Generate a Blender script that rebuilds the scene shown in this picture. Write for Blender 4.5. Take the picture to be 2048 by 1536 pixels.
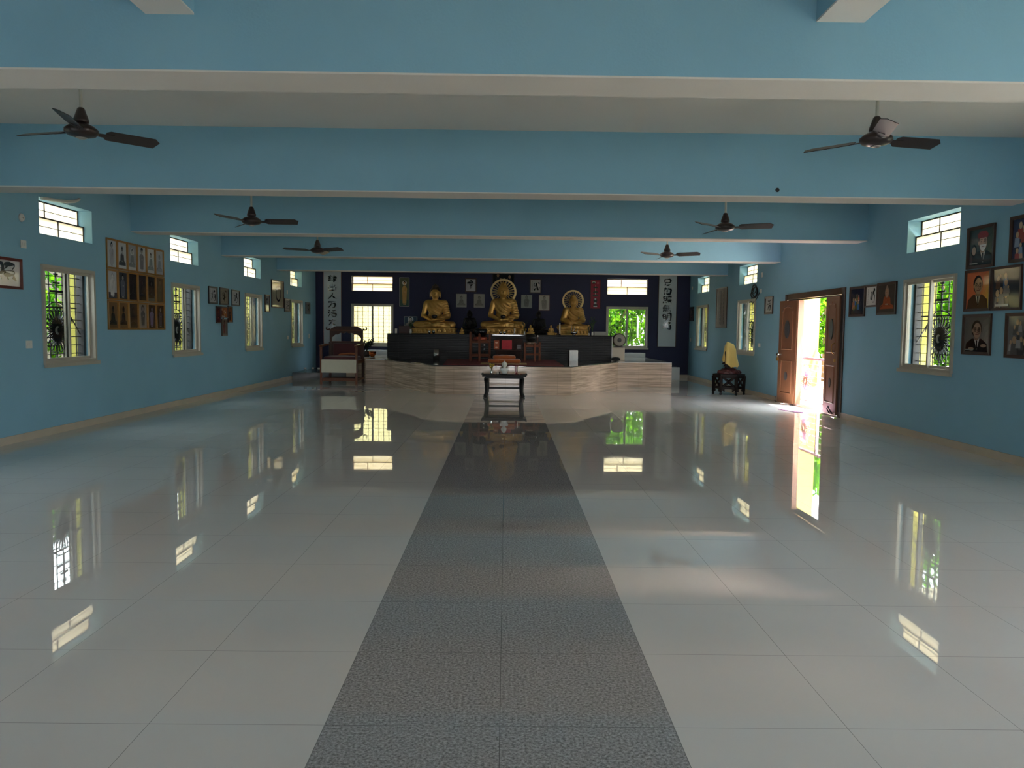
import bpy, bmesh, math, random
import numpy as np
from mathutils import Vector, Matrix
for o in list(bpy.data.objects): bpy.data.objects.remove(o)
SC = bpy.context.scene
COL = SC.collection
PI = math.pi
rnd = random.Random(7)

# ------------------------------------------------------------------ camera
def make_camera(loc, f_px, pitch, yaw, roll):
    c, s = math.cos(yaw), math.sin(yaw); Ry = Matrix(((c, -s, 0), (s, c, 0), (0, 0, 1)))
    c, s = math.cos(pitch), math.sin(pitch); Rp = Matrix(((1, 0, 0), (0, c, -s), (0, s, c)))
    c, s = math.cos(roll), math.sin(roll); Rr = Matrix(((c, 0, s), (0, 1, 0), (-s, 0, c)))
    M = Rr @ Rp @ Ry
    cam = bpy.data.cameras.new('camera'); ob = bpy.data.objects.new('camera', cam); COL.objects.link(ob)
    cam.sensor_width = 36; cam.sensor_fit = 'HORIZONTAL'; cam.lens = f_px / 2048 * 36
    cam.clip_start = .05; cam.clip_end = 300
    rot = Matrix((M[0], M[2], -M[1])).transposed()
    ob.matrix_world = Matrix.Translation(loc) @ rot.to_4x4()
    SC.camera = ob
make_camera((0, 0, 1.5), 1539.15, .07007, .008375, .011625)

# ------------------------------------------------------------------ light and exposure
SKY = 14.0
SUN = 50.0
EXPO = 0.82
w = bpy.data.worlds.new('sky'); SC.world = w; w.use_nodes = True
nt = w.node_tree; nt.nodes.clear()
tc = nt.nodes.new('ShaderNodeTexCoord'); sp = nt.nodes.new('ShaderNodeSeparateXYZ'); cr = nt.nodes.new('ShaderNodeValToRGB')
bg = nt.nodes.new('ShaderNodeBackground'); wo = nt.nodes.new('ShaderNodeOutputWorld')
cr.color_ramp.elements[0].position = .0; cr.color_ramp.elements[0].color = (.97, .98, 1, 1)
cr.color_ramp.elements[1].position = .9; cr.color_ramp.elements[1].color = (.82, .90, 1, 1)
nt.links.new(tc.outputs['Generated'], sp.inputs[0]); nt.links.new(sp.outputs['Z'], cr.inputs[0])
nt.links.new(cr.outputs[0], bg.inputs[0]); nt.links.new(bg.outputs[0], wo.inputs[0])
bg.inputs[1].default_value = SKY
sun = bpy.data.lights.new('sun', 'SUN'); sun.energy = SUN; sun.angle = .02; sun.color = (1, .95, .87)
so = bpy.data.objects.new('sun', sun); COL.objects.link(so)
so.rotation_euler = Vector((.33, -.26, .905)).to_track_quat('Z', 'Y').to_euler()
SC.view_settings.view_transform = 'Standard'; SC.view_settings.look = 'None'
SC.view_settings.gamma = 1; SC.view_settings.use_curve_mapping = False
SC.view_settings.exposure = EXPO
SC.cycles.max_bounces = 14; SC.cycles.diffuse_bounces = 7; SC.cycles.glossy_bounces = 6
SC.cycles.transparent_max_bounces = 16; SC.cycles.transmission_bounces = 6
SC.cycles.caustics_reflective = False; SC.cycles.caustics_refractive = False
SC.cycles.sample_clamp_indirect = 12

# ------------------------------------------------------------------ helpers
def lin(c):
    return tuple(((x / 255) / 12.92 if x / 255 <= .04045 else ((x / 255 + .055) / 1.055) ** 2.4) for x in c)
MATS = {}
def mat(name, rgb=(200, 200, 200), rough=.6, metal=0, spec=.5, noise=None, bump=None, sheen=0, emit=None):
    """noise=(scale, amount[, stretch xyz]); bump=(scale, strength)"""
    if name in MATS: return MATS[name]
    m = bpy.data.materials.new(name); m.use_nodes = True; MATS[name] = m
    nt = m.node_tree; b = nt.nodes['Principled BSDF']
    col = lin(rgb) + (1,)
    b.inputs['Base Color'].default_value = col; b.inputs['Roughness'].default_value = rough
    b.inputs['Metallic'].default_value = metal; b.inputs['Specular IOR Level'].default_value = spec
    if sheen: b.inputs['Sheen Weight'].default_value = sheen
    if noise or bump:
        ge = nt.nodes.new('ShaderNodeTexCoord')
    if noise:
        mp = nt.nodes.new('ShaderNodeMapping'); nt.links.new(ge.outputs['Object'], mp.inputs[0])
        if len(noise) > 2: mp.inputs['Scale'].default_value = noise[2]
        n = nt.nodes.new('ShaderNodeTexNoise'); n.inputs['Scale'].default_value = noise[0]; n.inputs['Detail'].default_value = 5
        nt.links.new(mp.outputs[0], n.inputs['Vector'])
        mx = nt.nodes.new('ShaderNodeMixRGB')
        a = noise[1]
        mx.inputs[1].default_value = tuple(max(0, x * (1 - a)) for x in col[:3]) + (1,)
        mx.inputs[2].default_value = tuple(min(1, x * (1 + a)) for x in col[:3]) + (1,)
        nt.links.new(n.outputs['Fac'], mx.inputs[0]); nt.links.new(mx.outputs[0], b.inputs['Base Color'])
    if bump:
        n2 = nt.nodes.new('ShaderNodeTexNoise'); n2.inputs['Scale'].default_value = bump[0]; n2.inputs['Detail'].default_value = 4
        nt.links.new(ge.outputs['Object'], n2.inputs['Vector'])
        bp = nt.nodes.new('ShaderNodeBump'); bp.inputs['Strength'].default_value = bump[1]; bp.inputs['Distance'].default_value = .01
        nt.links.new(n2.outputs['Fac'], bp.inputs['Height']); nt.links.new(bp.outputs[0], b.inputs['Normal'])
    return m
def tint(rgb):
    """printed ink under picture glass"""
    rgb = tuple(int(x) for x in rgb)
    return mat('print_%d_%d_%d' % rgb, rgb, rough=.06, spec=.55)

class MB:
    def __init__(s): s.v = []; s.f = []; s.m = []; s.s = []
    def add(s, vs, fs, mi=0, sm=False):
        k = len(s.v); s.v += [tuple(p) for p in vs]
        for f in fs: s.f.append(tuple(i + k for i in f)); s.m.append(mi); s.s.append(sm)
        return s
    def box(s, x0, x1, y0, y1, z0, z1, mi=0, M=None):
        vs = [(x, y, z) for z in (z0, z1) for y in (y0, y1) for x in (x0, x1)]
        if M: vs = [tuple(M @ Vector(p)) for p in vs]
        return s.add(vs, [(0, 2, 3, 1), (4, 5, 7, 6), (0, 1, 5, 4), (2, 6, 7, 3), (0, 4, 6, 2), (1, 3, 7, 5)], mi)
    def bar(s, a, b, w, d, mi=0, up=(0, 0, 1)):
        a, b = Vector(a), Vector(b); t = (b - a).normalized(); u = Vector(up)
        if abs(t.dot(u)) > .95: u = Vector((0, 1, 0))
        x = t.cross(u).normalized(); y = x.cross(t)
        vs = [p + x * (i * w / 2) + y * (j * d / 2) for p in (a, b) for i, j in ((-1, -1), (1, -1), (1, 1), (-1, 1))]
        return s.add(vs, [(0, 1, 2, 3), (7, 6, 5, 4), (0, 4, 5, 1), (1, 5, 6, 2), (2, 6, 7, 3), (3, 7, 4, 0)], mi)
    def prism(s, pts, d0, d1, plane='xz', mi=0, sm=False):
        n = len(pts)
        if plane == 'xz': P = lambda a, b, d: (a, d, b)
        elif plane == 'xy': P = lambda a, b, d: (a, b, d)
        else: P = lambda a, b, d: (d, a, b)
        vs = [P(a, b, d0) for a, b in pts] + [P(a, b, d1) for a, b in pts]
        s.add(vs, [tuple(range(n)), tuple(range(2 * n - 1, n - 1, -1))], mi)
        k = len(s.v) - 2 * n
        for i in range(n):
            j = (i + 1) % n
            s.f.append((k + i, k + n + i, k + n + j, k + j)); s.m.append(mi); s.s.append(sm)
        return s
    def tube(s, pts, r, n=8, mi=0, closed=False, sm=True):
        pts = [Vector(p) for p in pts]; N = len(pts); R = r if isinstance(r, (list, tuple)) else [r] * N
        ref = None; vs = []
        for i in range(N):
            a = pts[i - 1] if (i or closed) else pts[0]; b = pts[(i + 1) % N] if (i < N - 1 or closed) else pts[-1]
            t = (b - a).normalized() if (b - a).length > 1e-9 else Vector((0, 0, 1))
            if ref is None: ref = Vector((0, 0, 1)) if abs(t.z) < .9 else Vector((1, 0, 0))
            x = t.cross(ref)
            if x.length < 1e-6: x = t.orthogonal()
            x.normalize(); y = t.cross(x).normalized(); ref = y.cross(t) if False else ref
            vs += [pts[i] + (x * math.cos(2 * PI * k / n) + y * math.sin(2 * PI * k / n)) * R[i] for k in range(n)]
        fs = []
        for i in range(N if closed else N - 1):
            j = (i + 1) % N
            for k in range(n):
                l = (k + 1) % n; fs.append((i * n + k, i * n + l, j * n + l, j * n + k))
        s.add(vs, fs, mi, sm)
        if not closed:
            k = len(s.v) - N * n
            s.f += [tuple(k + i for i in range(n))[::-1], tuple(k + (N - 1) * n + i for i in range(n))]; s.m += [mi, mi]; s.s += [False, False]
        return s
    def lathe(s, prof, c=(0, 0, 0), n=24, mi=0, sm=True, sx=1, sy=1, M=None):
        vs = []
        for r, z in prof:
            for k in range(n):
                a = 2 * PI * k / n; p = Vector((r * math.cos(a) * sx, r * math.sin(a) * sy, z))
                if M: p = M @ p
                vs.append(p + Vector(c))
        fs = [(i * n + k, i * n + (k + 1) % n, (i + 1) * n + (k + 1) % n, (i + 1) * n + k) for i in range(len(prof) - 1) for k in range(n)]
        s.add(vs, fs, mi, sm); k = len(s.v) - len(vs)
        if prof[0] == prof[-1]: return s
        if prof[0][0] > 1e-6: s.f.append(tuple(k + i for i in range(n))[::-1]); s.m.append(mi); s.s.append(False)
        if prof[-1][0] > 1e-6: s.f.append(tuple(k + (len(prof) - 1) * n + i for i in range(n))); s.m.append(mi); s.s.append(False)
        return s
    def build(s, name, mats, parent=None, loc=None, rz=0, bevel=0):
        me = bpy.data.meshes.new(name); me.from_pydata(s.v, [], s.f); me.update()
        if not isinstance(mats, (list, tuple)): mats = [mats]
        for m in mats: me.materials.append(m)
        me.polygons.foreach_set('material_index', s.m); me.polygons.foreach_set('use_smooth', s.s)
        o = bpy.data.objects.new(name, me); COL.objects.link(o)
        if parent: o.parent = parent
        if loc: o.location = loc
        if rz: o.rotation_euler = (0, 0, rz)
        if bevel:
            b = o.modifiers.new('bevel', 'BEVEL'); b.width = bevel; b.segments = 2; b.limit_method = 'ANGLE'; b.angle_limit = .7
        return o
def tag(o, label, cat, group=None, kind=None):
    o['label'] = label; o['category'] = cat
    if group: o['group'] = group
    if kind: o['kind'] = kind
    return o
def thing(name, label, cat, loc=(0, 0, 0), rz=0, group=None, kind=None):
    o = bpy.data.objects.new(name, None); COL.objects.link(o); o.location = loc; o.rotation_euler = (0, 0, rz)
    o.empty_display_size = .1
    return tag(o, label, cat, group, kind)
def dup(o, loc=None, rz=None, label=None, group=None, parent=None):
    c = o.copy(); COL.objects.link(c)
    if parent: c.parent = parent
    if loc is not None: c.location = loc
    if rz is not None: c.rotation_euler = (0, 0, rz)
    if label: c['label'] = label
    if group: c['group'] = group
    for ch in list(o.children): dup(ch, parent=c)
    return c
def arc(cx, cy, r, a0, a1, n=16, ry=None):
    ry = r if ry is None else ry
    return [(cx + r * math.cos(a0 + (a1 - a0) * i / n), cy + ry * math.sin(a0 + (a1 - a0) * i / n)) for i in range(n + 1)]

# signed-distance sculpting: a solid given by a distance function becomes one continuous mesh (surface nets)
def sdf_mesh(fn, lo, hi, h):
    n = [int(math.ceil((b - a) / h)) + 1 for a, b in zip(lo, hi)]
    ax = [np.float32(lo[i]) + np.arange(n[i], dtype=np.float32) * np.float32(h) for i in range(3)]
    X, Y, Z = np.meshgrid(*ax, indexing='ij')
    D = fn(X, Y, Z).astype(np.float32)
    cs = tuple(k - 1 for k in n); S = np.zeros(cs + (3,), np.float32); Cn = np.zeros(cs, np.float32)
    cross = []
    for a in range(3):
        s0 = [slice(None)] * 3; s1 = [slice(None)] * 3; s0[a] = slice(0, -1); s1[a] = slice(1, None)
        d0, d1 = D[tuple(s0)], D[tuple(s1)]
        m = (d0 < 0) != (d1 < 0); t = np.where(m, d0 / np.where(d0 - d1 == 0, 1, d0 - d1), 0)
        cross.append((m, d0 < 0))
        b, c = [k for k in range(3) if k != a]
        for i in (0, 1):
            for j in (0, 1):
                sl = [slice(None)] * 3
                sl[b] = slice(i, i + cs[b]); sl[c] = slice(j, j + cs[c])
                mm = m[tuple(sl)]; tt = t[tuple(sl)]
                Cn += mm; S[..., a] += mm * tt; S[..., b] += mm * i; S[..., c] += mm * j
    act = Cn > 0; idx = -np.ones(cs, np.int64); k = np.argwhere(act); idx[act] = np.arange(len(k))
    V = (k + S[act] / Cn[act][:, None]) * h + np.array(lo)
    F = []
    for a in range(3):
        b, c = (a + 1) % 3, (a + 2) % 3
        m, neg = cross[a]; p = np.argwhere(m)
        p = p[(p[:, b] > 0) & (p[:, c] > 0) & (p[:, b] < cs[b]) & (p[:, c] < cs[c])]
        inside = neg[tuple(p.T)]
        def at(db, dc):
            q = p.copy(); q[:, b] -= db; q[:, c] -= dc; return idx[tuple(q.T)]
        q = np.stack([at(1, 1), at(0, 1), at(0, 0), at(1, 0)], 1)
        q[~inside] = q[~inside][:, ::-1]
        F.append(q)
    return V, np.concatenate(F)
def sdf_obj(name, fn, lo, hi, h, m, parent=None, loc=None):
    V, F = sdf_mesh(fn, lo, hi, h)
    me = bpy.data.meshes.new(name); me.from_pydata(V.tolist(), [], F.tolist()); me.update(); me.materials.append(m)
    me.polygons.foreach_set('use_smooth', [True] * len(me.polygons))
    o = bpy.data.objects.new(name, me); COL.objects.link(o)
    if parent: o.parent = parent
    if loc: o.location = loc
    return o
def cap(X, Y, Z, a, b, r0, r1):
    a = np.array(a, np.float32); ba = np.array(b, np.float32) - a; L2 = float((ba * ba).sum()) or 1e-9
    t = np.clip(((X - a[0]) * ba[0] + (Y - a[1]) * ba[1] + (Z - a[2]) * ba[2]) / L2, 0, 1)
    return np.sqrt((X - a[0] - t * ba[0]) ** 2 + (Y - a[1] - t * ba[1]) ** 2 + (Z - a[2] - t * ba[2]) ** 2) - (r0 + (r1 - r0) * t)
def ell(X, Y, Z, c, r):
    x, y, z = (X - c[0]) / r[0], (Y - c[1]) / r[1], (Z - c[2]) / r[2]
    k0 = np.sqrt(x * x + y * y + z * z) + 1e-6; k1 = np.sqrt((x / r[0]) ** 2 + (y / r[1]) ** 2 + (z / r[2]) ** 2) + 1e-6
    return k0 * (k0 - 1) / k1
def sbox(X, Y, Z, c, hs, r):
    q = [np.abs(A - c[i]) - hs[i] + r for i, A in enumerate((X, Y, Z))]
    return np.sqrt(sum(np.maximum(t, 0) ** 2 for t in q)) + np.minimum(np.maximum(np.maximum(q[0], q[1]), q[2]), 0) - r
def smin(a, b, k):
    h = np.clip(.5 + .5 * (b - a) / k, 0, 1); return b + (a - b) * h - k * h * (1 - h)
def smax(a, b, k): return -smin(-a, -b, k)

# ------------------------------------------------------------------ setting materials
BLUE = mat('blue_wall_paint', (129, 175, 197), rough=.75, noise=(1.3, .07), bump=(60, .12))
WHITE = mat('ceiling_white', (214, 208, 200), rough=.8, noise=(1.0, .05), bump=(50, .08))
NAVY = mat('navy_wall_paint', (30, 34, 70), rough=.6, noise=(2, .12))
SKIRT = mat('cream_skirting_tile', (190, 178, 160), rough=.25, noise=(3, .1))
ALU = mat('beige_window_metal', (172, 166, 152), rough=.4, metal=0)
IRON = mat('dark_grille_iron', (18, 18, 22), rough=.5)
YELLOW = mat('yellow_outside_paint', (166, 154, 66), rough=.8)
WOODD = mat('dark_polished_wood', (70, 40, 26), rough=.3, noise=(6, .25, (1, 1, 8)))
TEAK = mat('teak_door_wood', (112, 74, 50), rough=.45, noise=(5, .18, (6, 6, .6)))

def floor_mat(name, rgb, granite=False):
    m = bpy.data.materials.new(name); m.use_nodes = True; nt = m.node_tree; b = nt.nodes['Principled BSDF']
    N = nt.nodes.new; L = nt.links.new
    g = N('ShaderNodeNewGeometry'); sx = N('ShaderNodeSeparateXYZ'); L(g.outputs['Position'], sx.inputs[0])
    def joint(out, off, T):
        a = N('ShaderNodeMath'); a.operation = 'SUBTRACT'; L(out, a.inputs[0]); a.inputs[1].default_value = off
        p = N('ShaderNodeMath'); p.operation = 'PINGPONG'; L(a.outputs[0], p.inputs[0]); p.inputs[1].default_value = T / 2
        c = N('ShaderNodeMath'); c.operation = 'LESS_THAN'; L(p.outputs[0], c.inputs[0]); c.inputs[1].default_value = .0013
        return c.outputs[0]
    jx = joint(sx.outputs['X'], -.0077, .6631); jy = joint(sx.outputs['Y'], 2.821, .6627)
    mj = N('ShaderNodeMath'); mj.operation = 'MAXIMUM'; L(jx, mj.inputs[0]); L(jy, mj.inputs[1])
    c = lin(rgb)
    if granite:
        n = N('ShaderNodeTexNoise'); n.inputs['Scale'].default_value = 85; n.inputs['Detail'].default_value = 6; n.inputs['Roughness'].default_value = .75
        r = N('ShaderNodeValToRGB'); r.color_ramp.elements[0].position = .38; r.color_ramp.elements[1].position = .64
        r.color_ramp.elements[0].color = tuple(x * .45 for x in c) + (1,); r.color_ramp.elements[1].color = tuple(x * 1.7 for x in c) + (1,)
    else:
        n = N('ShaderNodeTexNoise'); n.inputs['Scale'].default_value = .8; n.inputs['Detail'].default_value = 5
        r = N('ShaderNodeValToRGB'); r.color_ramp.elements[0].position = .3; r.color_ramp.elements[1].position = .7
        r.color_ramp.elements[0].color = tuple(x * .95 for x in c) + (1,); r.color_ramp.elements[1].color = tuple(min(1, x * 1.03) for x in c) + (1,)
    L(g.outputs['Position'], n.inputs['Vector']); L(n.outputs['Fac'], r.inputs[0])
    mx = N('ShaderNodeMixRGB'); L(mj.outputs[0], mx.inputs[0]); L(r.outputs[0], mx.inputs[1]); mx.inputs[2].default_value = tuple(x * .42 for x in c) + (1,)
    L(mx.outputs[0], b.inputs['Base Color'])
    # faint wiped streaks vary the polish; slight waviness of the tiles
    mp = N('ShaderNodeMapping'); mp.inputs['Scale'].default_value = (.5, 5, 1); L(g.outputs['Position'], mp.inputs[0])
    n2 = N('ShaderNodeTexNoise'); n2.inputs['Scale'].default_value = 1; n2.inputs['Detail'].default_value = 6; L(mp.outputs[0], n2.inputs['Vector'])
    mr = N('ShaderNodeMapRange'); mr.inputs['From Min'].default_value = .35; mr.inputs['From Max'].default_value = .75; mr.inputs['To Min'].default_value = .006; mr.inputs['To Max'].default_value = .04
    L(n2.outputs['Fac'], mr.inputs[0]); L(mr.outputs[0], b.inputs['Roughness'])
    n3 = N('ShaderNodeTexNoise'); n3.inputs['Scale'].default_value = 2.2; n3.inputs['Detail'].default_value = 1; L(g.outputs['Position'], n3.inputs['Vector'])
    bp = N('ShaderNodeBump'); bp.inputs['Strength'].default_value = 1; bp.inputs['Distance'].default_value = .0002
    L(n3.outputs['Fac'], bp.inputs['Height']); L(bp.outputs[0], b.inputs['Normal'])
    b.inputs['IOR'].default_value = 1.6
    return m
TILE = floor_mat('cream_polished_tile', (214, 209, 204)); GRAN = floor_mat('grey_granite_tile', (150, 146, 145), True)

def pane_mat(name, tr, col, rough=.02):
    m = bpy.data.materials.new(name); m.use_nodes = True; nt = m.node_tree; nt.nodes.clear()
    t = nt.nodes.new('ShaderNodeBsdfTransparent'); g = nt.nodes.new('ShaderNodeBsdfGlossy'); mx = nt.nodes.new('ShaderNodeMixShader'); o = nt.nodes.new('ShaderNodeOutputMaterial')
    t.inputs[0].default_value = col; g.inputs['Roughness'].default_value = rough; mx.inputs[0].default_value = tr
    nt.links.new(t.outputs[0], mx.inputs[1]); nt.links.new(g.outputs[0], mx.inputs[2]); nt.links.new(mx.outputs[0], o.inputs[0])
    return m
GLASS = pane_mat('dimming_window_glass', .06, (.62, .65, .64, 1))  # tint added to dim the bright view outside
def frosted(name, col):
    m = bpy.data.materials.new(name); m.use_nodes = True; nt = m.node_tree; nt.nodes.clear()
    t = nt.nodes.new('ShaderNodeBsdfTranslucent'); d = nt.nodes.new('ShaderNodeBsdfDiffuse'); mx = nt.nodes.new('ShaderNodeMixShader'); o = nt.nodes.new('ShaderNodeOutputMaterial')
    t.inputs[0].default_value = col; d.inputs[0].default_value = col; mx.inputs[0].default_value = .2
    nt.links.new(t.outputs[0], mx.inputs[1]); nt.links.new(d.outputs[0], mx.inputs[2]); nt.links.new(mx.outputs[0], o.inputs[0])
    return m
FROST = frosted('frosted_vent_glass', (.62, .58, .47, 1))

# ------------------------------------------------------------------ the room
XL, XR, YB, YF, ZC = -6.204, 5.987, 25.2, -3.4, 3.74
WT = .24
# openings: (start, end, z0, z1) along the wall
WIN_L = [(6.3, 7.62), (10.37, 11.68), (14.36, 15.65), (18.36, 19.59), (22.27, 23.5)]
WIN_R = [(6.3, 7.62), (10.25, 11.59), (18.5, 19.9), (22.86, 24.2)]
VENT_L = [(a, b, 2.71, 3.19) for a, b in WIN_L]; VENT_R = [(a, b, 2.71, 3.19) for a, b in WIN_R]
DOOR = (13.6, 16.5)
def holes_wall(name, u0, u1, z0, z1, holes, place, m):
    mb = MB(); us = sorted({u0, u1} | {h[0] for h in holes} | {h[1] for h in holes})
    for a, b in zip(us, us[1:]):
        hs = sorted([(h[2], h[3]) for h in holes if h[0] <= a + 1e-6 and h[1] >= b - 1e-6]); z = z0
        for c, d in hs:
            if c > z + 1e-6: place(mb, a, b, z, c)
            z = d
        if z < z1 - 1e-6: place(mb, a, b, z, z1)
    o = mb.build(name, m); o['kind'] = 'structure'; return o
hl = [(a, b, .96, 2.305) for a, b in WIN_L] + VENT_L + [(2.2, 3.4, 0, 2.2)]  # last hole: unseen opening added to brighten the near floor
hr = [(a, b, .985, 2.32) for a, b in WIN_R] + VENT_R + [(DOOR[0] + .12, DOOR[1] - .12, 0, 2.2), (2.2, 3.4, 0, 2.2)]  # last hole: matching unseen opening, added to let in light near the viewpoint
tag(holes_wall('wall_left', YF - WT, YB + WT, -.1, ZC, hl, lambda mb, a, b, c, d: mb.box(XL - WT, XL, a, b, c, d), BLUE), 'light blue painted left wall of the hall with windows', 'wall')
tag(holes_wall('wall_right', YF - WT, YB + WT, -.1, ZC, hr, lambda mb, a, b, c, d: mb.box(XR, XR + WT, a, b, c, d), BLUE), 'light blue painted right wall of the hall with the open door', 'wall')
hb = [(-5.05, -3.68, .955, 2.295), (3.26, 4.63, .95, 2.3), (-5.04, -3.71, 2.705, 3.195), (3.28, 4.61, 2.685, 3.2)]
tag(holes_wall('wall_back', XL, XR, -.1, ZC, hb, lambda mb, a, b, c, d: mb.box(a, b, YB, YB + WT, c, d), NAVY), 'dark navy back wall behind the gold statues', 'wall')
hf = [(-.8, .9, 0, 2.2)]
tag(holes_wall('wall_front', XL, XR, -.1, ZC, hf, lambda mb, a, b, c, d: mb.box(a, b, YF - WT, YF, c, d), BLUE), 'entrance wall with a wide opening behind the viewpoint', 'wall')
mb = MB()
mb.add([(XL, YF - 4, 0), (-.6708, YF - 4, 0), (-.6708, 18.2, 0), (-.6708, YB, 0), (XL, YB, 0)], [(0, 1, 2, 3, 4)], 0)
mb.add([(-.6708, YF - 4, 0), (.6555, YF - 4, 0), (.6555, 18.2, 0), (-.6708, 18.2, 0)], [(0, 1, 2, 3)], 1)
mb.add([(.6555, YF - 4, 0), (XR, YF - 4, 0), (XR, YB, 0), (.6555, YB, 0), (.6555, 18.2, 0)], [(0, 1, 2, 3, 4)], 0)
mb.add([(-.6708, 18.2, 0), (.6555, 18.2, 0), (.6555, YB, 0), (-.6708, YB, 0)], [(0, 1, 2, 3)], 0)
tag(mb.build('floor', [TILE, GRAN]), 'polished cream tile floor with a grey granite strip down the middle', 'floor', kind='structure')
tag(MB().box(XL - WT - .7, XR + WT + .7, YF - WT - .3, YB + WT + .5, ZC, ZC + .16).build('ceiling', WHITE), 'off-white plaster ceiling between the beams', 'ceiling', kind='structure')
BS, BZ, BD = 4.0388, 3.04, .38
names = ['ceiling beam behind the viewpoint', 'nearest blue ceiling beam across the top of the view', 'second blue ceiling beam from the viewpoint, with a small dark hole',
         'third blue ceiling beam from the viewpoint', 'fourth blue ceiling beam from the viewpoint', 'farthest blue ceiling beam, just before the navy wall']
for i, lb in enumerate(names):
    y = 4.8034 + (i - 1) * BS
    mb = MB().box(XL, XR, y, y + BD, BZ + .012, ZC, 0).box(XL, XR, y + .001, y + BD - .001, BZ, BZ + .012, 1)
    tag(mb.build('trim_%d' % (i + 1), [BLUE, WHITE]), lb, 'beam', 'blue beams with white undersides across the ceiling', 'structure')
for i, (a, b, z, lb) in enumerate(((-2.198, -1.903, 3.376, 'left of the two short white-bottomed joists at the top'), (1.863, 2.156, 3.388, 'right of the two short white-bottomed joists at the top'))):
    mb = MB().box(a, b, YF, 4.8034, z + .012, ZC, 0).box(a + .001, b - .001, YF, 4.8034, z, z + .012, 1)
    tag(mb.build('trim_%d' % (i + 7), [BLUE, WHITE]), lb, 'beam', 'joists meeting the nearest beam', 'structure')
def skirt(name, pieces, lb):
    mb = MB()
    for p in pieces: mb.box(*p)
    tag(mb.build(name, SKIRT), lb, 'baseboard', kind='structure')
skirt('baseboard_left', [(XL, XL + .014, YF, 2.2, 0, .1), (XL, XL + .014, 3.4, YB, 0, .1)], 'cream tile skirting along the left wall')
skirt('baseboard_right', [(XR - .014, XR, YF, 2.2, 0, .1), (XR - .014, XR, 3.4, DOOR[0], 0, .1), (XR - .014, XR, DOOR[1], YB, 0, .1)], 'cream tile skirting along the right wall')
skirt('baseboard_back', [(XL + .014, XR - .014, YB - .014, YB, 0, .1)], 'cream tile skirting below the navy back wall')

# ------------------------------------------------------------------ windows
def grille_mb(w, h, wheel):
    mb = MB(); y = .19
    for p in (((0, h / 2), (.001, h / 2)),): pass
    mb.box(0, .05, y - .05, y + .05, 0, h).box(w - .05, w, y - .05, y + .05, 0, h).box(.05, w - .05, y - .012, y + .012, 0, .02).box(.05, w - .05, y - .012, y + .012, h - .02, h)
    nv, nh = 8, 11
    for i in range(1, nv): x = w * i / nv; mb.box(x - .0065, x + .0065, y - .006, y + .006, .02, h - .02)
    for j in range(1, nh): z = h * j / nh; mb.box(.05, w - .05, y - .005, y + .005, z - .0055, z + .0055)
    cx, cz, R = w / 2, .46, .325
    if wheel:
        for k in range(24):
            a = 2 * PI * k / 24; da = .115
            P = lambda r, t: (cx + r * math.cos(t), y - .008, cz + r * math.sin(t))
            mb.tube([P(.05, a), P(.2, a - da * .55), P(.28, a - da), P(.315, a - da * .5), P(R, a), P(.315, a + da * .5), P(.28, a + da), P(.2, a + da * .55), P(.05, a)], .0072, 5)
            mb.tube([P(.05, a + PI / 24), P(.17, a + PI / 24)], .006, 4)
        mb.tube([(x, y - .006, z) for x, z in arc(cx, cz, .40, .25, PI - .25, 20)], .008, 5)
        for s in (-1, 1): mb.bar((cx + s * .36, y, cz + .2), (cx + s * (w / 2 - .05), y, cz - .06), .014, .01)
        mb.box(cx - .012, cx + .012, y - .012, y + .004, cz + .4, h - .02)
        for z, hw, t in ((1.25, .045, .014), (1.13, .085, .013), (1.01, .17, .016)): mb.box(cx - hw, cx + hw, y - .014, y + .004, z - t, z + t)
        mb.box(.05 + .1, w - .15, y - .01, y + .004, .775, .795)
    if wheel: mb.lathe([(.062, -.012), (.062, .012)], (cx, y, cz), 20, M=Matrix.Rotation(PI / 2, 3, 'X'))
    hub = MB()
    hub.prism([(cx + p[0], cz + p[1]) for p in arc(0, 0, .062, PI * .55, PI * 1.45, 14) + arc(.012, 0, .045, PI * 1.45, PI * .55, 14)], y - .03, y - .012)
    return mb, hub
HUBW = mat('white_hub_paint', (225, 220, 210), rough=.5)
def frame_mb(w, h, t, y0, y1):
    return MB().box(0, w, y0, y1, 0, t).box(0, w, y0, y1, h - t, h).box(0, t, y0, y1, t, h - t).box(w - t, w, y0, y1, t, h - t)
WN = [0]
def window(loc, rz, w, h, lb, wheel=True, iron=IRON):
    WN[0] += 1
    t = thing('window_%d' % WN[0], lb, 'window', loc, rz, 'sliding windows with iron grilles', 'structure')
    frame_mb(w, h, .045, -.03, .075).build('frame', ALU, t)
    MB().box(-.03, w + .03, -.06, -.03, -.04, .012).build('sill', ALU, t)
    for x0, x1, y in ((.045, w / 2 + .03, .005), (w / 2 - .03, w - .045, .037)):
        s = frame_mb(x1 - x0, h - .09, .038, 0, .03).build('sash', ALU, t, loc=(x0, y, .045))
        MB().box(.038, x1 - x0 - .038, .012, .016, .038, h - .128).build('pane', GLASS, s)
    g, hub = grille_mb(w, h, wheel)
    g = g.build('grille', iron, t); hub.build('hub', HUBW, g)
    return t
def vent(loc, rz, w, h, lb, iron=IRON):
    WN[0] += 1
    t = thing('window_%d' % WN[0], lb, 'ventilator window', loc, rz, 'high ventilator windows', 'structure')
    for z0, z1, y, mx in ((h * .49, h, .2, .36), (0, h * .52, .12, .5)):
        hh = z1 - z0; m = frame_mb(w, hh, .018, 0, .025)
        m.box(w * mx - .008, w * mx + .008, .002, .022, .018, hh - .018).box(.018, w - .018, .008, .018, hh * .5 - .004, hh * .5 + .004)
        s = m.build('sash', iron, t, loc=(0, y, z0))
        MB().box(.018, w - .018, .011, .015, .018, hh - .018).build('pane', FROST, s)
    return t
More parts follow.
